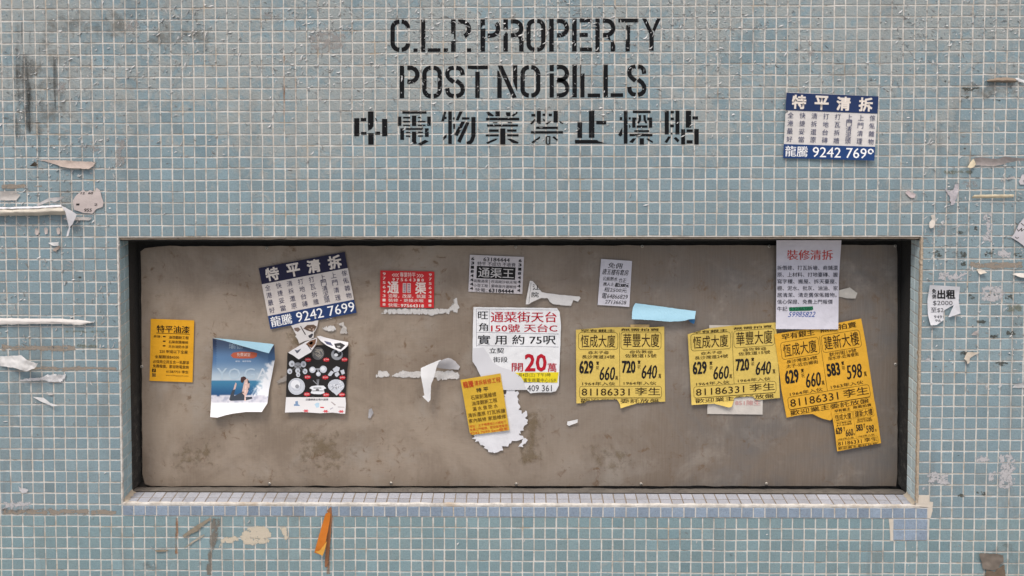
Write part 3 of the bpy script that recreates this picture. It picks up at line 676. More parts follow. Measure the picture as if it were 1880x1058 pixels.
YL = (222, 162, 36)
s = Sheet('notice', 'small orange-yellow painting notice with underlined heading, at the left end of the metal sheet', 'notice', quadtf((276.7, 585.5), (356.6, 588.4), (353.6, 702.3), (274.6, 699.4), 640, 900), PD - .0016, uvoutline=rect(0, 0, 640, 900), color=YL, seed=3, amp=.0007)
s.text('heading_lettering', (34, 20, 12), '特平油漆', (90, 85, 575, 192), SERIF, 5); s.rect('heading_lettering', (34, 20, 12), 85, 198, 580, 205, .0003)
for q in (240, 307, 374): s.key = q; s.rect('bullet_mark', (40, 26, 12), 185, q, 225, q + 18)
s.key = None
for st, bx in (('承接：', (45, 232, 165, 268)), ('油漆翻新工程', (270, 232, 565, 277)), ('石屎剝落維修', (270, 300, 560, 344)), ('天台油防水漆', (270, 366, 560, 410)), ('220 呎或以下全屋', (140, 438, 555, 488)), ('全屋翻油$4500', (70, 518, 430, 568)), ('必採用立邦五合一乳膠漆', (45, 590, 580, 640)), ('免費報價，歡迎致電查詢', (45, 655, 575, 706))):
    s.text('body_lettering', DK, st, bx, SERIF, 1.5)
s.text('phone_number', DK, '61587733 李生', (245, 730, 575, 775), SERIF, 1.5); s.text('phone_number', DK, 'paint.blogspot.com', (245, 800, 575, 822))
s.rect('logo', (28, 22, 14), 35, 720, 90, 772); s.text('logo', YL, 'f', (54, 728, 74, 768), BOLD, 2, .0006)
s.rect('logo', (70, 60, 40), 35, 788, 90, 838); s.rbox('logo', YL, 46, 798, 79, 828, 8, 4); s.done()

# yoga poster: printed photograph with its top folded over
def sm(a, b_, x): t = max(0, min(1, (x - a) / (b_ - a))); return t * t * (3 - 2 * t)
def mixc(a, b_, t): return tuple(p_ + (q - p_) * t for p_, q in zip(a, b_))
def yoga(px_, py_):
    u, v_ = (px_ - 375) * 6.22, (py_ - 610) * 6.22
    c = mixc((42, 52, 76), (78, 112, 152), sm(110, 300, v_)); c = mixc(c, (186, 200, 210), sm(300, 545, v_))
    if v_ > 550: c = mixc((66, 126, 160), (42, 82, 124), sm(550, 740, v_))
    if 140 < u < 730 and v_ < 420: c = mixc(c, (150, 180, 206), .22)
    n_ = noise.noise((u * .018, v_ * .02, 3)) * .5 + noise.noise((u * .05, v_ * .05, 8)) * .35
    sp = sm(.0, .35, (u - 690 + (v_ - 420) * .55) / 240 + n_ * .7 + .05) if v_ > 330 else 0
    c = mixc(c, (232, 234, 238), sp)
    if v_ > 725 + 18 * n_: c = mixc((208, 206, 214), (168, 170, 186), sm(.1, .5, n_ + .2))
    if v_ > 800: c = (234, 234, 236)
    return lin(tuple(max(0, min(255, k)) for k in c))
tf = crop(375, 610, 6.22)
yh = plus(lift(400, 690, 396, 768, .010), lift(470, 700, 505, 640, .016), lift(470, 700, 486, 760, .012))
s = Sheet('poster', 'blue yoga poster with folded-over top, showing a woman arching back beside the sea', 'poster', tf, PD - .0012,
          uvoutline=[(95, 72), (250, 105), (430, 160), (600, 205), (738, 240), (768, 190), (800, 140), (808, 300), (790, 400), (755, 580), (740, 655), (722, 810), (690, 860), (657, 912), (480, 911), (330, 930), (245, 948), (150, 976), (68, 970), (78, 800), (82, 560), (100, 250)], h=yh, step=2.6, seed=4, amp=.002, photo=yoga)
GL = (150, 168, 184)
s.text('heading_lettering', GL, '瑜伽', (280, 128, 440, 192)); s.poly('orange_brush_mark', (186, 96, 72), [(300, 265), (330, 235), (420, 222), (560, 228), (605, 240), (598, 280), (560, 300), (400, 302), (330, 295)])
s.text('body_lettering', (226, 206, 196), '免費試堂', (372, 236, 526, 278)); s.text('body_lettering', (214, 222, 232), '瑜伽．導師課程', (355, 324, 535, 342))
for ch, a, c_ in (('Y', 145, 262), ('O', 275, 412), ('G', 455, 580), ('A', 600, 735)): s.text('large_lettering', (178, 196, 210) if ch != 'A' else (206, 214, 222), ch, (a, 412, c_, 540), None, 0)
LEG = (62, 68, 78); SK = (206, 176, 166)
for colr, pts in ((LEG, [(285, 770), (300, 715), (322, 662), (355, 652), (338, 715), (345, 728), (420, 690), (440, 665), (475, 740), (545, 738), (550, 760), (480, 778), (300, 784)]), (SK, [(332, 658), (345, 610), (358, 574), (370, 588), (364, 622), (352, 655)]), (SK, [(430, 690), (448, 600), (462, 545), (495, 530), (518, 580), (515, 640), (490, 700), (470, 738)]),
                  (LEG, [(492, 530), (520, 580), (518, 630), (495, 690), (500, 600)]), ((224, 196, 186), [(470, 560), (488, 560), (480, 650), (474, 788), (458, 784), (462, 650)]), ((74, 52, 50), [(414, 545), (420, 515), (450, 505), (482, 515), (480, 535), (455, 555), (440, 582), (418, 572)]), (SK, [(440, 520), (462, 515), (465, 545), (445, 552)])):
    s.poly('printed_figure', colr, pts, .00022, 6)
s.done()
m = MB()                                                        # the fold: back of the sheet, standing off the wall
fp = [(95, 66), (250, 80), (420, 96), (620, 118), (770, 134), (796, 142), (770, 178), (738, 242), (600, 205), (430, 158), (250, 104)]
v, f, _ = tess([tf(*q) for q in fp], 4)
def fold_h(x, y): return .004 + .024 * sm(395, 500, x)
m.add([W(x, y, PD - .0012 - fold_h(x, y)) for x, y in v], f); m.build('folded_top', paper((168, 208, 226), .5, .02), s.root, smooth=True)

# lamp poster
tf = crop(510, 580, 5.567)
lh = plus(lift(580, 690, 580, 760, .008), lift(600, 700, 640, 640, .006), lift(560, 700, 528, 640, .006))
s = Sheet('poster', 'black poster of lamps with red price tags, its torn top curled forward', 'poster', tf, PD - .0012,
          uvoutline=[(98, 376), (120, 380), (210, 440), (345, 360), (395, 300), (560, 298), (722, 300), (720, 470), (705, 640), (692, 830), (697, 900), (688, 1002), (640, 1000), (560, 990), (430, 997), (250, 985), (72, 990), (84, 830), (90, 640)], color=(40, 38, 38), h=lh, step=6, seed=5, rough=.4, amp=.002)
s.poly('white_footer', (222, 220, 220), [(85, 832), (691, 834), (697, 900), (688, 1001), (640, 999), (560, 989), (430, 996), (250, 984), (73, 989)], .00012, 5)
def disc(nm, colr, cx, cy, rx, ry=None, eps=.0002, n_=18, ph=0): s.poly(nm, colr, [(cx + rx * math.cos(k * 2 * math.pi / n_ + ph), cy + (ry or rx) * math.sin(k * 2 * math.pi / n_ + ph)) for k in range(n_)], eps, 6)
LP = 'printed_lamp'; G1 = (198, 202, 210); G2 = (150, 152, 158); G3 = (104, 104, 106); WH = (226, 228, 232)
s.key = 'l1'; disc(LP, G3, 410, 385, 64, 66); r2_ = random.Random(7)
for k in range(26):
    a = r2_.uniform(0, 6.28); q = r2_.uniform(10, 58); t_ = a + r2_.uniform(.6, 1.8)
    s.line(LP, (178, 172, 160), [(410 + q * math.cos(a), 385 + q * math.sin(a)), (410 + q * math.cos(t_), 385 + q * math.sin(t_))], 4, .0003)
s.key = 'l2'; disc(LP, G2, 605, 395, 60, 58); disc(LP, (60, 60, 62), 612, 385, 40, 38, .0003); disc(LP, WH, 596, 400, 20, 16, .0004); disc(LP, G1, 625, 360, 14, 16, .00045)
s.key = 'l3'; disc(LP, G2, 205, 510, 38, 34)
for (x, y, a, c_) in ((143, 490, 29, 32), (262, 495, 28, 32), (122, 568, 25, 28), (203, 562, 25, 26), (278, 568, 24, 28), (208, 602, 21, 25)): s.line(LP, G3, [(205, 515), (x, y)], 6, .00024); disc(LP, G1, x, y, a, c_, .0003); disc(LP, G2, x + 3, y + 4, a * .45, c_ * .4, .0004)
s.key = 'l4'; s.line(LP, G2, [(355, 545), (410, 545), (465, 545)], 16, .00022); s.line(LP, G2, [(410, 545), (415, 590)], 12, .00022)
for (x, y, a) in ((355, 552, 32), (465, 547, 37), (415, 595, 24)): disc(LP, G1, x, y, a, a, .0003); disc(LP, WH, x - 4, y - 4, a * .55, a * .5, .0004)
s.key = 'l5'
for pts in ([(560, 545), (600, 515), (635, 530), (625, 565), (580, 580)], [(513, 600), (545, 560), (575, 575), (545, 615), (520, 615)], [(582, 590), (615, 570), (632, 600), (605, 626), (585, 615)], [(638, 560), (675, 548), (685, 590), (655, 602)]): s.poly(LP, G1, pts, .0003, 6)
s.key = 'l6'; disc(LP, G1, 192, 722, 86); disc(LP, WH, 180, 700, 48, 44, .0003); disc(LP, G2, 198, 722, 20, 20, .0004)
for k in (32, 62): s.rbox(LP, G2, 192 - k - 12, 722 - k - 12, 192 + k + 12, 722 + k + 12, k + 11, 2)
s.key = 'l7'; s.poly(LP, WH, [(322, 740), (345, 720), (400, 712), (470, 715), (495, 742), (470, 750), (478, 790), (440, 802), (370, 800), (335, 790), (352, 755)], .0003, 6); s.rect(LP, (50, 50, 52), 365, 735, 445, 742, .0004); s.rect(LP, (50, 50, 52), 350, 765, 470, 771, .0004); disc(LP, G3, 405, 758, 18, 12, .0005)
for (a, c_, e_, g_) in ((405, 715, 402, 650), (412, 715, 420, 648), (400, 700, 360, 660)): s.line(LP, G2, [(a, c_), (e_, g_)], 7, .0003)
s.key = 'l8'; disc(LP, G1, 596, 715, 84, 66)
for k in range(46): a = r2_.uniform(0, 6.28); q = r2_.uniform(.1, .95); disc(LP, WH if k % 3 else G2, 596 + 80 * q * math.cos(a), 715 + 62 * q * math.sin(a), 6, 6, .0003 + k * .000004, 6)
s.poly(LP, G1, [(545, 770), (650, 770), (625, 795), (600, 815), (580, 795)], .00022, 6)
RD_ = (196, 44, 52)
for (x, y, st) in ((308, 449, '$499'), (496, 449, '$799'), (682, 448, '$599'), (304, 627, '$799'), (486, 630, '$599'), (660, 632, '$499'), (298, 802, '$299'), (494, 808, '$399'), (655, 806, '$899')):
    s.key = ('tag', x); s.poly('price_tag', RD_, [(x + (38 if k % 2 == 0 else 28) * math.cos(k * math.pi / 8), y + (24 if k % 2 == 0 else 17) * math.sin(k * math.pi / 8)) for k in range(16)], .00045, 8); s.text('price_tag', (236, 200, 200), st, (x - 24, y - 9, x + 24, y + 9), None, 0, .0006)
s.key = None
s.text('footer_lettering', (70, 70, 76), '店慶酬賓全場大減價', (285, 845, 515, 867), SERIF, 1)
s.key = 'f1'; s.poly('footer_picture', (120, 146, 178), [(165, 905), (180, 900), (178, 875), (205, 870), (208, 905), (225, 912), (222, 922), (165, 920)]); s.key = 'f2'; s.poly('footer_picture', (178, 204, 220), [(375, 905), (400, 888), (425, 890), (420, 935), (395, 940)])
s.key = 'f3'; s.poly('footer_picture', (170, 160, 160), [(540, 880), (552, 878), (595, 910), (582, 918)]); s.poly('footer_picture', (196, 190, 190), [(612, 925), (680, 930), (682, 942), (612, 938)]); s.poly('footer_picture', (176, 172, 180), [(530, 952), (562, 935), (568, 942), (538, 960)])
s.key = 'f4'; s.poly('price_tag', RD_, [(432, 930), (470, 932), (474, 944), (436, 942)])
for x, y in ((288, 972), (490, 976), (648, 978)): s.key = ('pt', x); s.poly('price_tag', (206, 84, 90), [(x + (34 if k % 2 == 0 else 18) * math.cos(k * math.pi / 6), y + (19 if k % 2 == 0 else 9) * math.sin(k * math.pi / 6)) for k in range(12)], .0003, 8)
s.done()
def flap(parent, name, tf_, pts, d, hf, mat, step=4, marks=()):
    v, f, _ = tess([tf_(*q) for q in pts], step, .6, 3); m = MB(); mats = [mat]
    m.add([W(x, y, d - hf(x, y)) for x, y in v], f, 0)
    for colr, q in marks:
        v, f, _ = tess([tf_(*a) for a in q], step); mats.append(ink(colr)); m.add([W(x, y, d - hf(x, y) - .0002) for x, y in v], f, len(mats) - 1)
    return m.build(name, mats, parent, smooth=True)
WP = paper((220, 218, 220), .5, .03)
flap(s.root, 'curled_strip', tf, [(104, 376), (180, 330), (300, 258), (396, 224), (402, 250), (388, 292), (340, 372), (215, 446), (150, 400)], PD - .0012, lambda x, y: .004 + .014 * sm(645, 700, x * .4 + y) , WP, 4,
     [((120, 86, 66), [(285, 290), (330, 255), (392, 235), (385, 285), (345, 330)]), ((206, 178, 150), [(315, 278), (345, 262), (365, 275), (340, 300)]), ((90, 92, 104), [(170, 345), (200, 355), (240, 335), (215, 370), (195, 385)]), ((60, 56, 58), [(296, 296), (302, 292), (345, 345), (340, 352)])])
flap(s.root, 'curled_strip', tf, [(395, 212), (430, 204), (480, 220), (600, 248), (722, 270), (718, 300), (690, 330), (640, 370), (572, 338), (500, 302), (440, 258)], PD - .0012, lambda x, y: .004 + .012 * sm(620, 650, y), WP, 4,
     [((44, 42, 44), [(575, 285), (640, 275), (690, 300), (645, 345), (590, 325)]), ((180, 178, 178), [(600, 300), (630, 295), (640, 320), (612, 322)]), ((80, 84, 110), [(470, 255), (540, 272), (565, 310), (500, 290)])])

# red notice
s = Sheet('notice', 'red drain-clearing notice with white characters and a phone number down both sides', 'notice', quadtf((698.2, 496.8), (797.5, 498.8), (796.5, 565.9), (697.7, 564.0), 950, 645), PD - .0022, uvoutline=rect(0, 0, 950, 645), color=(202, 42, 46), seed=6, amp=.0006)
LW = (232, 214, 206)
for k, ch in enumerate('97564318'):
    for x in (70, 880): s.text('side_digits', LW, ch, (x - 26, 32 + k * 77, x + 26, 84 + k * 77), SERIF, 5, key=x)
    s.text('phone_number', LW, ch, (212 + k * 73, 128, 256 + k * 73, 182), SERIF, 4, key='ph')
for k in range(3): s.line('heading_lettering', LW, [(247 + k * 39, 48), (207 + k * 39, 76), (247 + k * 39, 105)], 9); s.line('heading_lettering', LW, [(642 + k * 40, 50), (680 + k * 40, 78), (642 + k * 40, 108)], 9)
s.text('heading_lettering', LW, '專業特平', (345, 22, 620, 110), SERIF, 2)
s.text('large_lettering', LW, '通', (128, 188, 328, 400), BOLD, 9); s.text('large_lettering', LW, '渠', (618, 192, 808, 402), BOLD, 9)
for x in (397, 476): s.key = x; s.rect('white_box', (214, 196, 194), x, 215, x + 62, 385)
s.key = None
for x, st in ((407, '高壓通渠'), (486, '專業快捷')):
    for k, ch in enumerate(st): s.text('white_box', (110, 60, 90), ch, (x, 225 + k * 40, x + 42, 258 + k * 40), None, 0, .0007, key=x)
for st, bx in (('造喉，改渠，執漏', (145, 408, 800, 478)), ('裝修・更換水喉', (145, 488, 768, 550)), ('快電：', (145, 572, 340, 638))): s.text('body_lettering', LW, st, bx, SERIF, 2.5)
s.text('phone_number', LW, '97564318', (365, 582, 775, 638), BOLD, 4); s.done()

# white drain notice
s = Sheet('notice', 'small white drain-clearing notice with a black box and digits running down both sides', 'notice', quadtf((862.7, 468.0), (962.1, 472.0), (959.0, 539.9), (859.8, 535.6), 810, 550), PD - .0016, uvoutline=rect(0, 0, 810, 550), color=(206, 200, 202), seed=7, amp=.0006)
for k, ch in enumerate('63184444'):
    for x in (46, 755): s.text('side_digits', BK_, ch, (x - 24, 36 + k * 63, x + 24, 80 + k * 63), BOLD, 4, key=x)
s.text('phone_number', BK_, '63184444', (205, 28, 600, 88), SERIF, 3); s.text('body_lettering', (60, 58, 62), '特平 不成功 不收費', (118, 95, 690, 155), SERIF, 2)
s.rect('black_box', (26, 25, 27), 112, 160, 692, 345); s.text('heading_lettering', (206, 202, 200), '通渠王', (138, 178, 668, 330), SERIF, 4)
s.line('body_lettering', BK_, [(310, 358), (314, 475)], 5)
for st, bx in (('高壓通渠', (75, 362, 290, 408)), ('小型工程', (75, 428, 290, 476)), ('改造陰沙執水喉', (335, 362, 720, 408)), ('渠喉渠井漏喉修', (335, 428, 720, 476)), ('快電：', (100, 490, 285, 545))): s.text('body_lettering', (84, 80, 84), st, bx, SERIF, 1.5)
s.text('phone_number', BK_, '63184444', (305, 490, 682, 545), BOLD, 4); s.done([('heading_lettering', 'black_box')])

# torn piece with two characters
s = Sheet('torn_notice', 'torn white paper wedge with two black characters and a tail reaching right', 'torn paper', crop(850, 460, 8.139), PD - .0018,
          uvoutline=[(1000, 448), (1042, 455), (1110, 540), (1180, 625), (1260, 640), (1480, 665), (1740, 690), (1757, 712), (1715, 767), (1650, 745), (1612, 828), (1480, 818), (1345, 802), (1300, 770), (1262, 712), (1170, 712), (1060, 757), (985, 802), (935, 806), (960, 650)], color=(214, 212, 210), seed=8, fray=.8, step=5, h=lift(1020, 545, 1000, 560, .004))
s.text('printed_lettering', BK_, '江', (1040, 505, 1150, 592), SERIF, 3); s.text('printed_lettering', BK_, '院', (1025, 622, 1132, 702), SERIF, 3); s.line('printed_lettering', (90, 90, 94), [(1017, 480), (985, 795)], 5); s.done()

# white / red rooftop notice and the scraps around it
tf = crop(840, 560, 3.779)
s = Sheet('torn_backing', 'ragged white remnant below the big red 20 notice, behind the small yellow one', 'torn paper', tf, PD - .0014,
          uvoutline=[(350, 580), (400, 582), (432, 660), (425, 690), (440, 745), (487, 742), (480, 800), (486, 832), (440, 892), (420, 905), (478, 918), (470, 960), (418, 987), (452, 940), (410, 938), (340, 985), (265, 1038), (238, 1018), (215, 1000), (145, 965), (105, 910), (130, 800), (300, 700)], color=(220, 220, 224), seed=9, fray=8.0, step=3, amp=.003); s.done()
s = Sheet('notice', 'large white notice with a big red 20, torn at lower left', 'notice', tf, PD - .0022,
          uvoutline=[(110, 15), (690, 22), (708, 50), (718, 140), (712, 300), (703, 560), (682, 598), (650, 607), (560, 608), (505, 613), (480, 588), (420, 590), (330, 590), (200, 570), (160, 495), (130, 430), (103, 392), (106, 200)], color=(228, 229, 231), seed=10, fray=.5, step=6, amp=.003)
s.poly('bare_backing', (208, 208, 212), [(108, 300), (180, 296), (215, 345), (245, 400), (300, 432), (360, 450), (400, 470), (450, 510), (478, 590), (420, 590), (330, 590), (200, 570), (160, 495), (130, 430), (104, 392)], .0006, 6)
GRL = (120, 120, 130)
for pts in ([(220, 28), (220, 190)], [(130, 28), (132, 290)], [(130, 190), (705, 202)], [(130, 282), (700, 292)], [(130, 28), (695, 36)]): s.key = pts[0] + pts[1]; s.line('printed_rule', GRL, pts, 2.2)
s.key = None
for st, bx, wt in (('旺', (142, 46, 212, 98), 2), ('角', (147, 125, 212, 183), 2), ('實 用 約 75呎', (140, 208, 682, 276), 2.2), ('立契', (220, 298, 322, 336), 1), ('街段', (247, 360, 348, 399), 1)): s.text('black_lettering', BK_, st, bx, SERIF, wt)
RED = (178, 26, 44)
s.text('red_lettering', RED, '通菜街天台', (230, 46, 688, 122), SERIF, 2.6); s.text('red_lettering', RED, '150號 天台C', (232, 132, 692, 190), SERIF, 2.4); s.text('red_lettering', RED, '開', (376, 404, 454, 462), BOLD, 1.2)
s.text('red_price', RED, '20', (466, 340, 618, 463), BOLD, 7); s.text('red_lettering', RED, '萬', (625, 404, 687, 466), BOLD, 1.2)
s.poly('yellow_band', (224, 204, 40), [(398, 470), (702, 467), (692, 540), (462, 536), (440, 500)], .0008, 6)
s.text('band_lettering', (70, 66, 40), '月4日(三) 下午3時', (422, 473, 646, 502), None, 0, .0011); s.text('band_lettering', (70, 66, 40), '富生商業中心15/F', (458, 508, 684, 538), None, 0, .0011); s.text('phone_number', (60, 60, 64), '409 361', (484, 556, 654, 600)); s.done([('band_lettering', 'yellow_band')])
s = Sheet('notice', 'small tilted yellow renovation notice with red lettering overlapping the big red 20 notice', 'notice', quadtf((845.3, 697.6), (918.9, 685.7), (935.3, 790.2), (863.3, 799.5), 282, 397), PD - .0072, uvoutline=[(0, 0), (282, 0), (282, 397), (20, 397), (5, 390), (0, 375)], color=(212, 172, 58), seed=11, amp=.001)
R3 = (190, 58, 34); B3 = (70, 48, 20)
s.text('heading_lettering', R3, '龍騰', (12, 16, 86, 62), BOLD, 1.8); s.text('heading_lettering', R3, '清拆裝修工程', (92, 22, 274, 58), SERIF, 1); s.text('heading_lettering', BK_, '特 平', (98, 74, 182, 106), BOLD, 1.6)
for st, bx in (('石屎剝落維修', (50, 118, 232, 150)), ('油漆翻新工程', (50, 160, 230, 190)), ('漏 水 做 防 水', (50, 200, 228, 230)), ('清拆還原 打瓦拆牆', (8, 240, 274, 270)), ('家內裝修 家居維修', (8, 280, 274, 310))): s.text('body_lettering', B3, st, bx, SERIF, .7)
s.text('address_lettering', R3, '地址：太子鴨寮街215號地下', (5, 324, 270, 344)); s.text('address_lettering', R3, '免費上門報價，歡迎致電查詢', (5, 350, 274, 370)); s.text('phone_number', R3, '9242 7699 Sam龍哥', (4, 373, 274, 395)); s.done()

# handwritten note
s = Sheet('handwritten_note', 'small white note with black handwriting taped near the middle top of the metal sheet', 'note', quadtf((1103.5, 475.6), (1160.4, 479.3), (1155.4, 563.7), (1097.2, 560.0), 430, 638), PD - .0016, uvoutline=rect(0, 0, 430, 638), color=(208, 206, 214), seed=12, amp=.0008)
for st, bx, wt in (('免佣', (108, 42, 300, 120), 3), ('唐五樓有套房', (35, 132, 390, 215), 2.5), ('公廁熱水', (45, 240, 245, 300), 2.5), ('合正', (265, 250, 365, 312), 4), ('職人士', (55, 322, 200, 372), 2.5), ('租2300元', (215, 315, 410, 380), 6), ('租2500元', (75, 390, 385, 450), 3), ('電64866829', (50, 470, 400, 545), 2.5), ('27136628', (100, 560, 385, 612), 2.5)): s.text('handwriting', BK_, st, bx, SERIF, min(wt, 2) if wt < 5 else wt, .0003, .18, 10)
s.done()

# yellow property notices
def prop(s, right, left2, jd, squash=True):
    NM = 'body_lettering'; D = (46, 30, 16)
    hv = (118, 152) if squash else (62, 132)
    s.text('heading_lettering', D, '罕有銀主', (130, hv[0], 510, hv[1]), SERIF, 3); s.text('heading_lettering', D, '無需拍賣', (575, hv[0] - 10, 1000, hv[1] - 12), SERIF, 3)
    for k, r in enumerate(((105, 155, 540, 345, 32), (575, 150, 1020, 342, 32), (115, 752, 1025, 880, 28))): s.key = k + 1; s.rbox('printed_frame', D, *r, 4)
    s.key = 'd1'; s.line('printed_rule', D, [(558, 155), (562, 750)], 4); s.key = None
    s.text('building_name', D, '恆成大廈', (128, 180, 512, 322), SERIF, 2); s.text('building_name', D, right[0], (600, 165, 1000, 318), SERIF, 2)
    l1, l2 = left2; s.text(NM, D, l1, (150, 358, 500, 396) if len(l1) > 5 else (210, 358, 440, 396), SERIF, 1.5); s.text(NM, D, l2, (140, 405, 505, 446), SERIF, 1.5)
    s.text(NM, D, right[1], (670, 350, 930, 390) if '@' in right[1] else (640, 350, 950, 392), SERIF, 1.5); s.text(NM, D, right[2], (620, 393, 970, 434), SERIF, 1.5)
    s.text('area_figure', BK_, '629', (112, 468, 268, 612), BOLD, 8); s.text('area_figure', BK_, right[3], (586, 468, 736, 606), BOLD, 8)
    for x, y in ((300, 474), (760, 464)): s.text(NM, D, '實', (x, y, x + 32, y + 42), BOLD, 1.5); s.text(NM, D, '呎', (x, y + 55, x + 32, y + 100))
    s.text('price_figure', BK_, '660', (338, 533, 510, 690), SERIF, 6.5, .0003, .10); s.text('price_figure', BK_, right[4], (805, 514, 976, 672), SERIF, 6.5, .0003, .10)
    s.text(NM, D, '萬', (512, 635, 541, 682), SERIF, 2); s.text(NM, D, '萬', (992, 612, 1021, 665), SERIF, 2)
    s.text(NM, D, '1964年入伙', (145, 703, 512, 743), SERIF, 1.5); s.text(NM, D, right[5], (605, 698, 967, 738), SERIF, 1.5)
    s.text('phone_number', D, '81186331', (138, 777, 672, 856), SERIF, 2); s.text('phone_number', D, '李生', (730, 766, 1010, 852), SERIF, 2)
    s.key = 'd2'; s.line('printed_rule', D, [(120, 884), (1020, 884)], 3); s.key = None; s.text('footer_lettering', D, '歡迎業主委託放盤', (125, 890, 1000, 942), SERIF, 2)
LA = ('@太子@', '長沙灣道24號'); RA = ('華豐大廈', '@佐敦@', '佐敦道15號', '720', '640', '1964年入伙')
LB = ('長沙灣道24號', '太子-近白楊街'); RB = ('建新大樓', '欽州街19號', '深水埗-近海壇街', '583', '598', '1963年入伙')
CQ = [(105, 155), (1020, 150), (1025, 880), (115, 880)]
YN = (216, 188, 98); g_prop = 'yellow property notices'
c1 = crop(1045, 585, 6.047)
s = Sheet('notice', 'yellow property notice with ragged bottom below the blue paper strip, leftmost of its kind', 'notice', c1, PD - .0018,
          uvoutline=[(75, 125), (230, 112), (400, 98), (600, 95), (900, 98), (1055, 90), (1058, 500), (1066, 922), (900, 932), (745, 945), (640, 975), (572, 998), (562, 950), (530, 897), (400, 900), (290, 905), (190, 915), (170, 940), (80, 942), (76, 500)], color=YN, group=g_prop, seed=13, step=7, amp=.0012, h=plus(lift(1140, 625, 1140, 600, .004), lift(1140, 735, 1140, 750, .005)))
prop(s, RA, LA, 0); s.done()
c2 = crop(1250, 580, 5.568)
s = Sheet('backing_notice', 'pale notice with faded red lettering mostly hidden behind the middle yellow property notice', 'notice', c2, PD - .0012, uvoutline=[(290, 95), (850, 100), (835, 1010), (270, 1003)], color=(204, 198, 190), seed=14, amp=.0008)
s.text('faded_lettering', (196, 148, 144), '851陳生', (555, 862, 815, 918), SERIF, 3); s.done()
s = Sheet('notice', 'middle yellow property notice, slightly tilted, stuck over the pale notice', 'notice', homog(CQ, [c2(100, 190), c2(952, 128), (1425.1, 720.5), c2(135, 842)]), PD - .0034,
          outline=[c2(*q) for q in ((70, 190), (150, 165), (290, 128), (520, 100), (970, 68), (985, 250), (1013, 840), (850, 855), (770, 860), (735, 825), (640, 830), (545, 840), (535, 890), (520, 930), (490, 938), (340, 898), (110, 912), (90, 550))], color=YN, group=g_prop, seed=15, step=7, amp=.0014, h=plus(lift(1350, 625, 1340, 600, .003), lift(1340, 730, 1340, 750, .007)))
prop(s, RA, LA, 0); s.done()
c3 = crop(1420, 580, 4.149); YO = (224, 170, 54)
s = Sheet('notice', 'deep yellow property notice, tilted most, tucked under the white renovation notice', 'notice', homog(CQ, [c3(52, 205), c3(652, 105), c3(742, 615), c3(118, 717)]), PD - .0040,
          outline=[c3(*q) for q in ((5, 140), (300, 92), (668, 20), (702, 200), (776, 690), (600, 730), (455, 762), (445, 790), (430, 797), (380, 785), (345, 772), (300, 748), (220, 752), (100, 776), (60, 560), (40, 380))], color=YO, group=g_prop, seed=16, step=7, amp=.0016)
prop(s, RB, LB, 0, False); s.done()
s = Sheet('notice', 'smallest deep yellow property notice, stuck below the most tilted one', 'notice', homog(CQ, [c3(460, 748), c3(757, 697), c3(800, 962), c3(488, 1000)]), PD - .0056,
          outline=[c3(*q) for q in ((440, 722), (772, 652), (796, 800), (820, 970), (485, 1033), (470, 900), (452, 790))], color=YO, group=g_prop, seed=17, step=7, amp=.001)
prop(s, RB, LB, 0, False); s.done()

# white renovation notice
c4 = crop(1415, 435, 5.877)
s = Sheet('notice', 'tall white renovation notice with red heading, green marker bar and blue handwritten number', 'notice', c4, PD - .0062, uvoutline=[(62, 35), (300, 37), (763, 38), (748, 250), (735, 480), (729, 998), (400, 998), (55, 995), (60, 500)], color=(208, 206, 216), seed=18, step=7, amp=.0012, h=plus(lift(1480, 485, 1480, 441, .030), lift(1480, 560, 1480, 605, .003)))
s.text('heading_lettering', (186, 76, 74), '裝修清拆', (175, 140, 672, 252), SERIF, 4)
for k, st in enumerate(('拆僭建、打瓦拆墻、商鋪還', '原、上材料、打地臺磚、搬', '寫字樓、搬屋、拆天臺屋、', '棚、泥水、批灰、油油、家', '居清潔、清走舊傢俬雜物。', '信心保證、免費上門報價')):
    s.text('body_lettering', (58, 58, 66), st, (70, 310 + k * 73.2, 668 if k == 5 else (712 if k in (2, 4) else 725), 360 + k * 73.2), SERIF, 1.4)
s.text('body_lettering', (58, 58, 66), '牛記', (70, 752, 180, 802), SERIF, 1.4); s.poly('green_marker', (40, 122, 84), [(195, 762), (455, 750), (460, 785), (420, 798), (200, 803)], .0002); s.text('green_marker', (24, 70, 52), '53246380', (205, 758, 452, 796), SERIF, 2)
s.text('handwriting', (52, 84, 156), '59985822', (195, 808, 482, 866), SERIF, 2, .0003, .35, 8); s.done()

# rent note on the tiles
c5 = crop(1690, 510, 5.568)
s = Sheet('notice', 'small white rent note torn through the middle, stuck on the tiles right of the recess', 'notice', c5, -.0006, uvoutline=[(95, 75), (405, 92), (396, 170), (390, 240), (402, 310), (410, 365), (330, 395), (345, 320), (340, 280), (300, 300), (240, 335), (228, 400), (240, 430), (165, 485), (105, 488), (88, 430), (75, 370), (70, 240), (84, 150)], color=(212, 212, 216), seed=19, step=4, amp=.002, h=plus(lift(1720, 570, 1708, 597, .006), lift(1712, 552, 1712, 530, .003)))
for st, bx, wt in (('免', (118, 115, 162, 163), 2), ('佣', (118, 170, 160, 215), 2)): s.text('heading_lettering', BK_, st, bx, BOLD, wt)
s.text('heading_lettering', BK_, '出租', (172, 122, 356, 218), BOLD, 6)
for st, bx in (('$2000', (128, 236, 328, 288)), ('至$2', (105, 306, 236, 358)), ('949', (138, 386, 220, 416)), ('96', (150, 426, 208, 452))): s.text('body_lettering', (78, 78, 84), st, bx)
s.done()
flap(s.root, 'torn_flap', c5, [(345, 275), (368, 318), (352, 318), (404, 362), (330, 392), (285, 405), (318, 330)], -.0012, lambda x, y: .003 + .006 * sm(1740, 1758, x), paper((220, 220, 224), .6, .03), 3)

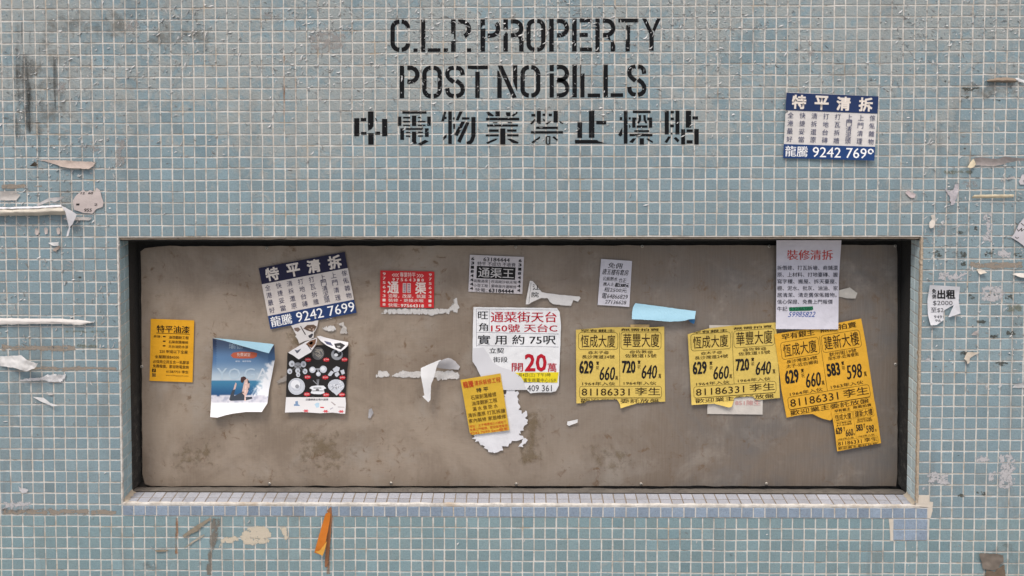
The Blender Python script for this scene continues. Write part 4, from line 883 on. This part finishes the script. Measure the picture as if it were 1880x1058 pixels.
# ------------------------------------------------------------------ strips and scraps of paper
GREYP = (204, 200, 196); PINKP = (190, 178, 170); WHITEP = (222, 221, 220)
def scrap(label, pts, d, color=GREYP, h=None, fray=1.3, step=2.8, amp=.0034, cat='torn paper', name='torn_paper', group=None, seed=None, tf_=None, rough=.7, mat=None):
    q = [tf_(*p_) for p_ in pts] if tf_ else pts
    if mat is None and cat == 'torn paper' and h is None: mat = frayed(color)
    sd = seed if seed is not None else len(label) * 1.7
    v, f, P = tess(q, step, fray, sd); cx = sum(p_[0] for p_ in q) / len(q); cy = sum(p_[1] for p_ in q) / len(q)
    m = MB(); m.add([W(x, y, d - .0006 - amp * (1 + noise.noise((x * .09, y * .09, sd)) + .5 * noise.noise((x * .25, y * .25, sd))) * .5 - (h(x, y) if h else 0)) for x, y in v], f, 0, [(min(1, .3 + edge_dist(q_, P) / 1.6) if mat is not R_STRIP else min(1, edge_dist(q_, P) / 3.5),) * 3 + (1,) for q_ in v] if mat else None)
    return tag(m.build(name, mat or paper(color, rough, .10), None, W(cx, cy, d), True), label, cat, group)
def bulge(top_, bot_, amt):
    """arched cross-section between two heights"""
    def f(x, y): t = max(0, min(1, (y - top_) / (bot_ - top_))); return amt * math.sin(math.pi * t)
    return f
gS = 'scraps of torn paper on the tiles'; gP = 'scraps of torn paper on the metal sheet'
k1 = crop(0, 280, 6.614); k2 = crop(0, 430, 3.65); k3 = crop(1640, 250, 6.225); k4 = crop(1640, 400, 6.6125); k5 = crop(1690, 510, 5.568)
scrap('brownish torn strip with a dark tip, highest of the scraps left of the recess', [(390, 75), (480, 88), (620, 92), (800, 98), (960, 108), (1110, 112), (1155, 135), (1125, 175), (1070, 202), (960, 196), (840, 192), (740, 172), (650, 140), (560, 112)], 0, (182, 166, 156), lift(125, 295, 125, 310, .006), .8, tf_=k1, group=gS)
scrap('small dark triangular scrap beside the brownish torn strip', [(358, 165), (420, 112), (462, 150), (430, 170)], 0, (72, 64, 54), lift(66, 304, 58, 300, .004), .4, tf_=k1, group=gS)
scrap('grey paper stub at the left edge just above the rolled paper strip', [(0, 475), (190, 470), (205, 500), (250, 512), (215, 560), (200, 582), (0, 584)], 0, (206, 200, 194), lift(0, 368, 0, 352, .005), .8, tf_=k1, group=gS)
scrap('thin grey sliver of paper above the end of the rolled paper strip', [(438, 638), (520, 590), (600, 552), (700, 545), (790, 538), (740, 570), (668, 604), (610, 590), (540, 620), (470, 650)], 0, (208, 204, 202), lift(90, 375, 90, 362, .004), .7, tf_=k1, group=gS)
sN = Sheet('torn_notice', 'roundish pinkish scrap of a notice with loose black digits, left of the recess', 'torn paper', k1, -.0004,
           uvoutline=[(882, 580), (930, 520), (960, 490), (1012, 452), (1050, 490), (1090, 455), (1150, 482), (1172, 425), (1215, 460), (1235, 540), (1255, 605), (1245, 665), (1180, 682), (1120, 742), (1030, 738), (960, 715), (900, 700), (890, 640)], color=(196, 184, 180), seed=21, fray=1.0, step=4, amp=.002, group=gS)
for st, bx in (('12', (980, 480, 1030, 510)), ('60', (1070, 478, 1130, 510)), ('2', (1145, 618, 1185, 648)), ('955', (1020, 680, 1115, 725)), ('1', (925, 620, 965, 645))): sN.text('printed_digits', (56, 52, 52), st, bx, SERIF, 3, .0003, .2)
sN.done()
def ribbon(name, label, top_, bot_, d, bul, color, n=10, lt=.001, lb=.001, cat='torn paper', group=None, thick=0.0):
    m = MB(); V_ = []; k_ = len(top_)
    for (a, b_) in zip(top_, bot_):
        for q in range(n + 1):
            t = q / n; jx = 1.1 * noise.noise((a[0] * .11, t * 3, 5)); V_.append(W(a[0] + (b_[0] - a[0]) * t, a[1] + (b_[1] - a[1]) * t + jx, d - (lt + (lb - lt) * t + bul * math.sin(math.pi * t) * (1 + .45 * noise.noise((a[0] * .045, t * 2, 3))) + .0008 * noise.noise((a[0] * .2, t * 4, 8)))))
    m.add(V_, [(i_ * (n + 1) + q, i_ * (n + 1) + q + 1, (i_ + 1) * (n + 1) + q + 1, (i_ + 1) * (n + 1) + q) for i_ in range(k_ - 1) for q in range(n)])
    cx, cy = top_[len(top_) // 2]
    return m, W(cx, cy, d)
def tl(pts, n=8):
    r = []
    for a, b_ in zip(pts, pts[1:]):
        for q in range(n): r.append((a[0] + (b_[0] - a[0]) * q / n, a[1] + (b_[1] - a[1]) * q / n + 1.2 * noise.noise((a[0] + q * 7, a[1], 2))))
    return r + [pts[-1]]
LAB = 'long white paper strip rolled outwards at the left edge, its end hanging down'
RT = thing('rolled_paper', LAB, 'torn paper', tuple(W(60, 388, 0)), gS)
m, _ = ribbon('r', '', tl([(-40, 384), (0, 382.5), (60, 381), (112, 377)]), tl([(-40, 396.5), (0, 396.5), (60, 396.3), (122, 394)]), 0, .013, None, 10, .002, .010)
m.build('rolled_strip', paper((200, 192, 178), .7, .12), RT, smooth=True)
m, _ = ribbon('r', '', tl([(-40, 382), (0, 380.5), (60, 379.5), (95, 377), (112, 376)]), tl([(-40, 385), (0, 384), (60, 383), (95, 381), (114, 380)]), 0, .004, None, 4, .004, .013)
m.build('curled_rim', WP, RT, smooth=True)
flap(RT, 'hanging_end', k1, [(742, 648), (800, 672), (870, 712), (932, 752), (915, 800), (880, 870), (850, 930), (832, 1010), (806, 1026), (818, 960), (838, 910), (815, 820), (795, 730)], 0, lambda x, y: .016 - .010 * sm(385, 434, y) + .004 * sm(130, 141, x), WP, 3, [((30, 30, 32), [(850, 905), (885, 868), (878, 890), (855, 922)])])
scrap('flat grey paper tab just right of the rolled strip end', [(720, 795), (930, 780), (1140, 775), (1090, 826), (900, 832), (780, 822)], 0, (196, 190, 186), None, .5, tf_=k1, group=gS)
m, _ = ribbon('r', '', tl([(-40, 584), (0, 584), (55, 585), (110, 585), (150, 588), (171, 591)]), tl([(-40, 596.5), (0, 596.5), (55, 595), (110, 594.8), (146, 597.5), (171, 592)]), 0, .003, None, 8, .001, .006)
o = tag(m.build('torn_paper', paper((204, 199, 194), .6, .06), None, W(60, 590, 0), True), 'long white tapering paper strip lying level left of the recess', 'torn paper', gS)
scrap('crumpled white paper lump at the left edge between two grey glue lines', [(0, 654), (40, 653), (52, 663), (70, 668), (64, 676), (48, 682), (28, 676), (0, 672)], 0, (214, 212, 210), lift(0, 655, 30, 672, .012), 1.2, amp=.006, group=gS)
scrap('crumpled white paper streak below the lower glue line left of the recess', [(18, 700), (45, 695), (72, 693), (88, 687), (121, 687), (120, 694), (115, 701), (95, 702), (78, 699), (50, 701)], 0, (214, 213, 214), None, .9, amp=.006, group=gS)
scrap('folded white flake, lowest pair left of the recess, under the crumpled streak', [(60, 729), (80, 730), (92, 740), (106, 745), (96, 746), (76, 738)], 0, WHITEP, lift(60, 730, 100, 746, .005), .7, amp=.004, group=gS)
scrap('pale grey sliver above the folded white flake left of the recess', [(77, 717), (95, 721), (104, 727), (90, 726)], 0, GREYP, None, .4, group=gS)
for (x, y, lab) in ((67.5, 425, 'first small pale flake below the rolled strip, leftmost of three in a row'), (84.5, 424, 'second small pale flake in the row of three below the rolled strip'), (107, 424, 'third small pale flake beside the hanging end of the rolled strip')):
    scrap(lab, [(x - 3.5, y - 4), (x, y - 7), (x + 3.5, y - 3), (x + 3, y + 5), (x - 1, y + 7), (x - 3, y + 3)], 0, (206, 194, 188), lift(x, y + 6, x, y - 6, .003), .9, 2.0, group=gS)
scrap('little white folded flake right of the leftmost flake row', [(88, 446), (108, 444), (107, 452), (95, 451)], 0, WHITEP, lift(90, 450, 105, 445, .005), .6, 2.5, group=gS)
scrap('little brownish flake under the white folded flake', [(95, 460), (104, 452), (112, 450), (110, 456), (102, 463)], 0, (176, 158, 146), None, .6, 2.5, group=gS)
scrap('white flake with a dark hole near the bottom left of the wall', [(33, 892), (38, 896), (46, 897), (52, 899), (49, 905), (41, 906), (36, 901)], 0, (214, 212, 214), lift(42, 906, 36, 892, .004), .8, 2.0, group=gS)
decal('nail_hole', rect(40.5, 896.5, 43.5, 900), R_MILDEW, -.007, 1)
# right of the recess
scrap('long grey torn strip cut by the right edge, beside the cream curl', [(925, 250), (1000, 240), (1090, 255), (1200, 262), (1270, 232), (1400, 250), (1700, 262), (1700, 275), (1420, 285), (1330, 300), (1250, 325), (1170, 342), (1050, 340), (945, 335)], 0, (188, 178, 174), lift(1800, 305, 1800, 290, .007), .8, tf_=k3, group=gS)
scrap('cream curl of paper at the left end of the long grey torn strip', [(848, 358), (880, 300), (915, 258), (948, 318), (925, 352), (885, 368)], 0, (216, 202, 174), lift(1790, 295, 1778, 308, .010), .4, 2.2, tf_=k3, group=gS)
scrap('horned grey scrap shaped like a bull head, right of the recess corner', [(545, 600), (600, 585), (625, 620), (660, 618), (690, 600), (705, 545), (735, 540), (760, 535), (745, 590), (750, 650), (735, 690), (715, 760), (680, 800), (655, 800), (640, 700), (620, 665), (590, 610)], 0, (200, 194, 198), None, .8, 3, tf_=k3, group=gS)
scrap('pinkish fan-shaped scrap just above the right end of the recess', [(135, 640), (175, 615), (215, 640), (260, 670), (250, 710), (215, 715), (190, 705), (150, 675)], 0, (206, 192, 192), None, 1.0, 2.5, tf_=k3, group=gS)
scrap('cream stick-like strip of paper lying level at the upper right', [(893, 710), (905, 690), (925, 672), (1100, 668), (1385, 668), (1375, 690), (1360, 703), (1100, 710)], 0, (210, 196, 168), bulge(355, 365, .005), .4, 2.5, tf_=k3, group=gS)
scrap('tall pale flake hanging over the top right corner of the recess', [(430, 900), (470, 895), (485, 940), (480, 1000), (460, 1045), (430, 1055), (412, 1040), (412, 990), (440, 950)], 0, (206, 198, 188), lift(1710, 395, 1712, 420, .005), .6, 2.5, tf_=k3, group=gS)
scrap('tiny white diamond flake right of the tall pale flake', [(540, 985), (575, 962), (585, 990), (560, 1010)], 0, WHITEP, lift(1727, 407, 1734, 406, .004), .4, 2, tf_=k3, group=gS)
scrap('grey wispy scrap near the right edge beside the printed corner', [(1220, 505), (1290, 480), (1400, 450), (1410, 470), (1330, 495), (1240, 520)], 0, (196, 188, 184), None, .8, 2.5, tf_=k3, group=gS)
sN = Sheet('torn_notice', 'grey notice corner with black strokes cut by the right edge, level with the recess top', 'torn paper', k4, -.0004, uvoutline=[(1470, 190), (1530, 70), (1587, 0), (1800, -20), (1800, 420), (1587, 345), (1520, 290), (1430, 240)], color=(196, 192, 196), seed=22, fray=.8, step=4, amp=.002, group=gS)
sN.line('pen_strokes', (50, 48, 50), [(1505, 135), (1520, 165), (1535, 150), (1560, 125), (1555, 165), (1585, 140)], 9); sN.line('pen_strokes', (50, 48, 50), [(1480, 232), (1500, 250), (1525, 240)], 8); sN.line('pen_strokes', (50, 48, 50), [(1550, 65), (1587, 95)], 9); sN.done()
sN = Sheet('torn_notice', 'grey notice scrap with one pen stroke at the right edge above the cream strip', 'torn paper', k3, -.0004, uvoutline=[(1435, 520), (1470, 440), (1700, 410), (1700, 560), (1450, 555)], color=(198, 192, 194), seed=23, fray=.9, step=4, amp=.002, group=gS)
sN.line('pen_strokes', (60, 58, 60), [(1488, 500), (1486, 530)], 5); sN.done()
scrap('pale torn flap under the glue line right of the rent note top', [(1010, 625), (1060, 620), (1100, 640), (1140, 668), (1085, 680), (1060, 688), (1035, 668)], 0, (208, 198, 184), lift(1800, 495, 1805, 503, .006), .6, 2.5, tf_=k4, group=gS)
scrap('pale ragged scrap cut by the right edge, level with the top of the rent note', [(1440, 685), (1500, 670), (1700, 675), (1700, 730), (1540, 725), (1490, 700)], 0, (206, 200, 192), lift(1860, 500, 1862, 510, .004), .8, 2.5, tf_=k4, group=gS)
scrap('small pale folded flake right of and below the rent note', [(520, 585), (545, 555), (600, 535), (590, 560), (572, 590)], 0, (202, 192, 188), lift(1785, 614, 1796, 606, .005), .4, 2.2, tf_=k5, group=gS)
scrap('fan-shaped cream and grey flake below the rent note', [(445, 830), (462, 790), (480, 760), (560, 762), (605, 765), (540, 800), (505, 825), (500, 870), (480, 885), (472, 850)], 0, (204, 192, 176), lift(1788, 655, 1772, 660, .006), .4, 2.2, tf_=k5, group=gS)
scrap('tiny white slip right of the recess, left of the slip at the edge', [(1832, 711), (1838, 705), (1840, 707), (1835, 713)], 0, WHITEP, lift(1832, 712, 1839, 705, .003), .2, 2, group=gS)
scrap('white folded slip cut by the right edge, lower right of the rent note', [(1858, 712), (1865, 705), (1882, 703), (1900, 704), (1900, 712)], 0, WHITEP, lift(1865, 712, 1865, 703, .005), .4, 2.5, group=gS)
m, _ = ribbon('r', '', tl([(1812, 147), (1830, 143), (1850, 142), (1866, 145)]), tl([(1812, 150), (1830, 151), (1850, 152), (1866, 151)]), 0, .006, None, 8, .001, .004)
o = tag(m.build('torn_paper', paper((142, 126, 110), .8, .12), None, W(1840, 147, 0), True), 'brown rolled stub of paper at the upper right edge of the wall', 'torn paper', gS)
scrap('white paper tip sticking out of the brown rolled stub', [(1864, 144), (1868, 143), (1884, 149), (1884, 153), (1870, 150)], 0, WHITEP, lift(1864, 147, 1884, 152, .006), .3, 2, group=gS)
scrap('grey-brown torn flap with white edging at the bottom right corner', [(1797, 1018), (1801, 1016), (1830, 1017), (1842, 1020), (1843, 1032), (1836, 1036), (1832, 1044), (1825, 1048), (1812, 1046), (1804, 1044), (1803, 1034)], 0, (128, 118, 108), lift(1820, 1047, 1820, 1016, .006), .7, 3, amp=.004, group=gS)
scrap('brown torn strip under the grey-brown flap at the bottom right', [(1808, 1045), (1825, 1049), (1834, 1042), (1845, 1034), (1847, 1075), (1808, 1075)], 0, (118, 102, 86), None, .8, 3.5, group=gS)
# below the sill
TPE = thing('orange_tape', 'orange tape tail hanging from the sill edge below the metal sheet', 'tape', tuple(W(596, 945, 0)))
TM = NB('orange_tape'); TM.base(TM.mix(TM.noise(90, 3, .6), lin((176, 96, 24)), lin((200, 120, 40)))); TM.rough(.35); TM.bump(TM.noise(120, 2), .3, .001); TM = TM.m
def th(x, y): return .004 + .010 * sm(945, 1010, y)
flap(TPE, 'front_strip', lambda u, v_: (u, v_), [(598, 943), (604, 940), (607, 945), (605, 960), (600, 985), (596, 1008), (592, 1020), (577, 1015), (581, 1000), (588, 975), (594, 955)], 0, th, TM, 3)
flap(TPE, 'back_strip', lambda u, v_: (u, v_), [(600, 938), (608, 930), (610, 945), (608, 975), (605, 1010), (601, 1040), (596, 1042), (598, 1010), (601, 975), (603, 945)], 0, lambda x, y: .0025, paper((150, 104, 72), .5, .1), 3)
flap(TPE, 'folded_tip', lambda u, v_: (u, v_), [(578, 1013), (587, 1011), (600, 994), (597, 1008), (592, 1021)], 0, lambda x, y: th(x, y) + .0012, paper((214, 158, 72), .4, .05), 3)
for lab, pts, colr in (('brown translucent shred of old tape slanting below the sill', [(335, 983), (348, 974), (362, 964), (385, 951), (389, 953), (372, 966), (362, 976), (352, 980), (344, 984), (338, 988)], (142, 132, 116)), ('lower shred of old tape near the bottom left of the sill', [(284, 1011), (297, 1009), (311, 1010), (304, 1013), (287, 1014)], (132, 122, 106)), ('thin grey tape shred crossing to the right of the slanting one', [(338, 1006), (352, 995), (374, 981), (376, 983), (356, 996), (340, 1007)], (160, 152, 138))):
    scrap(lab, pts, 0, colr, None, .9, 2.5, amp=.004, name='tape_shred', cat='tape', group='shreds of old tape below the sill')
# on the metal sheet
PDs = PD - .0012
r1_ = crop(680, 490, 9.617)
scrap('ragged white strip sticking out under the red notice with a square tab', [(163, 850), (200, 790), (240, 728), (700, 725), (1190, 728), (1385, 720), (1395, 690), (1420, 665), (1445, 540), (1532, 540), (1555, 640), (1590, 720), (1560, 760), (1538, 835), (1480, 825), (1432, 798), (1380, 842), (1250, 845), (1160, 852), (1160, 880), (1010, 866), (940, 848), (820, 866), (600, 852), (300, 850)], PDs, (200, 198, 198), None, 1.0, 4, tf_=r1_, group=gP, amp=.0010, mat=R_STRIP)
k6 = crop(680, 640, 7.556)
HF = thing('torn_notice', 'pale residue strip with a bright white paper tongue hanging down, centre of the metal sheet', 'torn paper', tuple(W(760, 690, PD)), gP)
v, f, _ = tess([k6(*q) for q in ((58, 415), (95, 300), (220, 305), (300, 360), (400, 310), (450, 285), (500, 310), (540, 300), (700, 305), (900, 300), (1140, 295), (1200, 320), (1240, 330), (1245, 425), (1140, 440), (1000, 440), (930, 468), (900, 420), (700, 415), (480, 425), (300, 402), (180, 408))], 2.5, 1.6, 3); P = _
m = MB(); m.add([W(x, y, PDs - .0006 - .0008 * noise.noise((x * .1, y * .1, 4))) for x, y in v], f, 0, [(min(1, edge_dist(q_, P) / 3.5),) * 3 + (1,) for q_ in v]); m.build('residue_strip', R_STRIP, HF, smooth=True)
def fh(x, y): t = sm(843, 772, x) ; return .003 + .030 * t - .006 * sm(690, 738, y)
flap(HF, 'curled_root', k6, [(915, 262), (945, 190), (1000, 155), (1080, 130), (1130, 145), (1180, 178), (1215, 222), (1242, 255), (1222, 292), (1100, 288), (1000, 280)], PDs, lambda x, y: .002 + .020 * sm(690, 660, y) * sm(846, 812, x), paper((196, 194, 196), .6, .04), 3)
flap(HF, 'hanging_tongue', k6, [(700, 272), (780, 235), (880, 192), (960, 158), (985, 160), (950, 195), (925, 240), (900, 330), (868, 440), (842, 500), (838, 600), (832, 715), (802, 746), (760, 705), (718, 665), (748, 652), (738, 580), (720, 480), (698, 370)], PDs, fh, paper((236, 236, 236), .5, .01), 3)
k7 = crop(510, 580, 5.567)
sN = Sheet('torn_poster', 'torn remnant with brown pictures between the tilted blue notice and the lamp poster', 'torn paper', k7, PDs, uvoutline=[(138, 100), (230, 72), (330, 60), (412, 48), (402, 118), (385, 150), (370, 172), (368, 222), (330, 246), (270, 262), (220, 282), (205, 250), (180, 210), (190, 195), (168, 160), (158, 135)], color=(214, 210, 208), seed=24, fray=1.0, step=4, amp=.004, group=gP)
for colr, pts in (((96, 78, 66), [(262, 130), (300, 95), (365, 90), (398, 110), (375, 150), (350, 165), (300, 150)]), ((196, 172, 150), [(300, 130), (330, 110), (352, 120), (335, 145)]), ((190, 170, 156), [(345, 140), (372, 128), (368, 158)]), ((70, 62, 62), [(225, 100), (240, 110), (290, 195), (275, 190)]), ((120, 104, 96), [(165, 125), (210, 118), (232, 140), (205, 165), (172, 150)]), ((60, 60, 66), [(310, 205), (350, 180), (362, 190), (345, 222), (325, 228)])): sN.poly('printed_picture', colr, pts, .0003, 6)
sN.done()
scrap('whitish ridged paper residue right of the torn magazine-like remnant', [(440, 130), (480, 95), (540, 92), (600, 110), (610, 150), (560, 168), (480, 165)], PDs, (186, 178, 168), None, 1.4, 2.5, tf_=k7, group=gP, amp=.003, mat=R_STRIP)
scrap('white ragged scrap above the top right corner of the lamp poster', [(600, 70), (650, 75), (672, 58), (690, 100), (715, 140), (720, 182), (680, 192), (625, 182), (640, 140), (655, 115)], PDs, (204, 198, 192), None, 1.2, 3.5, tf_=k7, group=gP, amp=.004)
scrap('thin white scrap peeping out below the tilted blue notice', [(463, 36), (555, 18), (545, 34), (480, 42)], PDs, (206, 202, 198), None, .6, 3, tf_=k7, group=gP)
scrap('grey smudged paper scrap left of the lamp poster', [(506, 700), (528, 686), (527, 700), (510, 706)], PDs, (168, 160, 152), None, .8, 3, group=gP)
c6 = crop(1085, 470, 7.556)
RT = thing('folded_paper', 'light blue paper strip with a dark blue corner underneath, hanging below the handwritten note', 'paper strip', tuple(W(1218, 575, PD)))
flap(RT, 'pale_strip', c6, [(615, 655), (800, 680), (1000, 706), (1250, 740), (1455, 766), (1448, 820), (1440, 876), (1370, 880), (1300, 898), (1200, 908), (1100, 913), (900, 897), (700, 884), (568, 877), (572, 780), (580, 718)], PDs, lambda x, y: .003 + .012 * sm(556, 592, y), paper((160, 202, 220), .5, .02), 5)
flap(RT, 'dark_corner', c6, [(1345, 890), (1440, 872), (1445, 900), (1430, 947), (1385, 928)], PDs, lambda x, y: .006, paper((56, 112, 160), .5, .02), 3)
scrap('beige tape tab above the left yellow property notice', [(678, 68), (780, 64), (892, 68), (885, 105), (680, 105)], PD - .0014, (196, 168, 118), None, .3, 4, tf_=c1, cat='tape', name='tape_tab')
scrap('pale torn tape end right of the white renovation notice', [(1540, 533), (1560, 528), (1574, 538), (1571, 548), (1556, 548), (1540, 545)], PDs, (192, 188, 180), None, .8, 3, cat='tape', name='tape_tab')
scrap('tiny white slip low on the metal sheet right of the ragged remnant', [(1042, 774), (1061, 770), (1060, 776), (1045, 782), (1041, 780)], PDs, (228, 228, 228), lift(1041, 782, 1061, 772, .004), .3, 2.5, group=gP)
scrap('tiny grey shred alone between the lamp poster and the small yellow notice', [(677, 752), (682, 750), (686, 758), (680, 768), (676, 768)], PDs, (188, 186, 188), lift(680, 768, 680, 750, .004), .8, 2, group=gP)

# ------------------------------------------------------------------ flaked paste and paper fluff on the tiles (nobody could count it)
rg = random.Random(11); m = MB()
def place():
    while True:
        r = rg.random()
        if r < .60: x, y = rg.uniform(-60, 1940), rg.triangular(-40, 330, 40)
        elif r < .72: x, y = rg.gauss(1000, 330), rg.gauss(40, 70)
        elif r < .83: x, y = rg.uniform(-40, 215), rg.uniform(250, 640)
        elif r < .95: x, y = rg.uniform(1695, 1930), rg.uniform(250, 720)
        else: x, y = rg.uniform(-40, 1920), rg.uniform(330, 1060)
        if 214 < x < 1694 and 425 < y < 935: continue
        if noise.noise((x * .008, y * .012, 6)) + rg.random() * .9 < .25: continue
        return x, y
for k in range(4600):
    x, y = place(); L = rg.choice((2, 3, 4, 5, 6, 9)) * rg.uniform(.8, 1.3); w = rg.uniform(.3, .9) * (1 + L * .06); a = rg.uniform(0, math.pi); cv = rg.uniform(-.9, .9); hh = rg.uniform(.0005, .0030)
    V_ = []; n_ = 4
    for q in range(n_ + 1):
        t = q / n_ - .5; th_ = a + cv * t * 2; cx = x + L * t * math.cos(a + cv * t); cy = y + L * t * math.sin(a + cv * t)
        ww = w * (1 - abs(t) * 1.5); nx, ny = -math.sin(th_) * ww, math.cos(th_) * ww
        V_ += [W(cx + nx, cy + ny, -.0003), W(cx - nx, cy - ny, -.0004 - hh * (1 - 2 * abs(t)))]
    cc = rg.choice(((.46, .46, .45), (.36, .36, .35), (.26, .26, .25), (.42, .43, .43), (.58, .57, .56))); 
    m.add(V_, [(2 * q, 2 * q + 1, 2 * q + 3, 2 * q + 2) for q in range(n_)], 0, cc + (1,))
b = NB('dried_paste'); b.base(b.attr('tint').outputs['Color']); b.rough(.6)
o = m.build('dried_paste_flakes', b.m, None, Vector((0, 0, 1.3)), True); o['kind'] = 'stuff'
tag(o, 'scattered flakes of dried paste and paper fluff over the mosaic tiles', 'paste flakes')
for r in ROOTS:
    if '_o' in r: del r['_o']
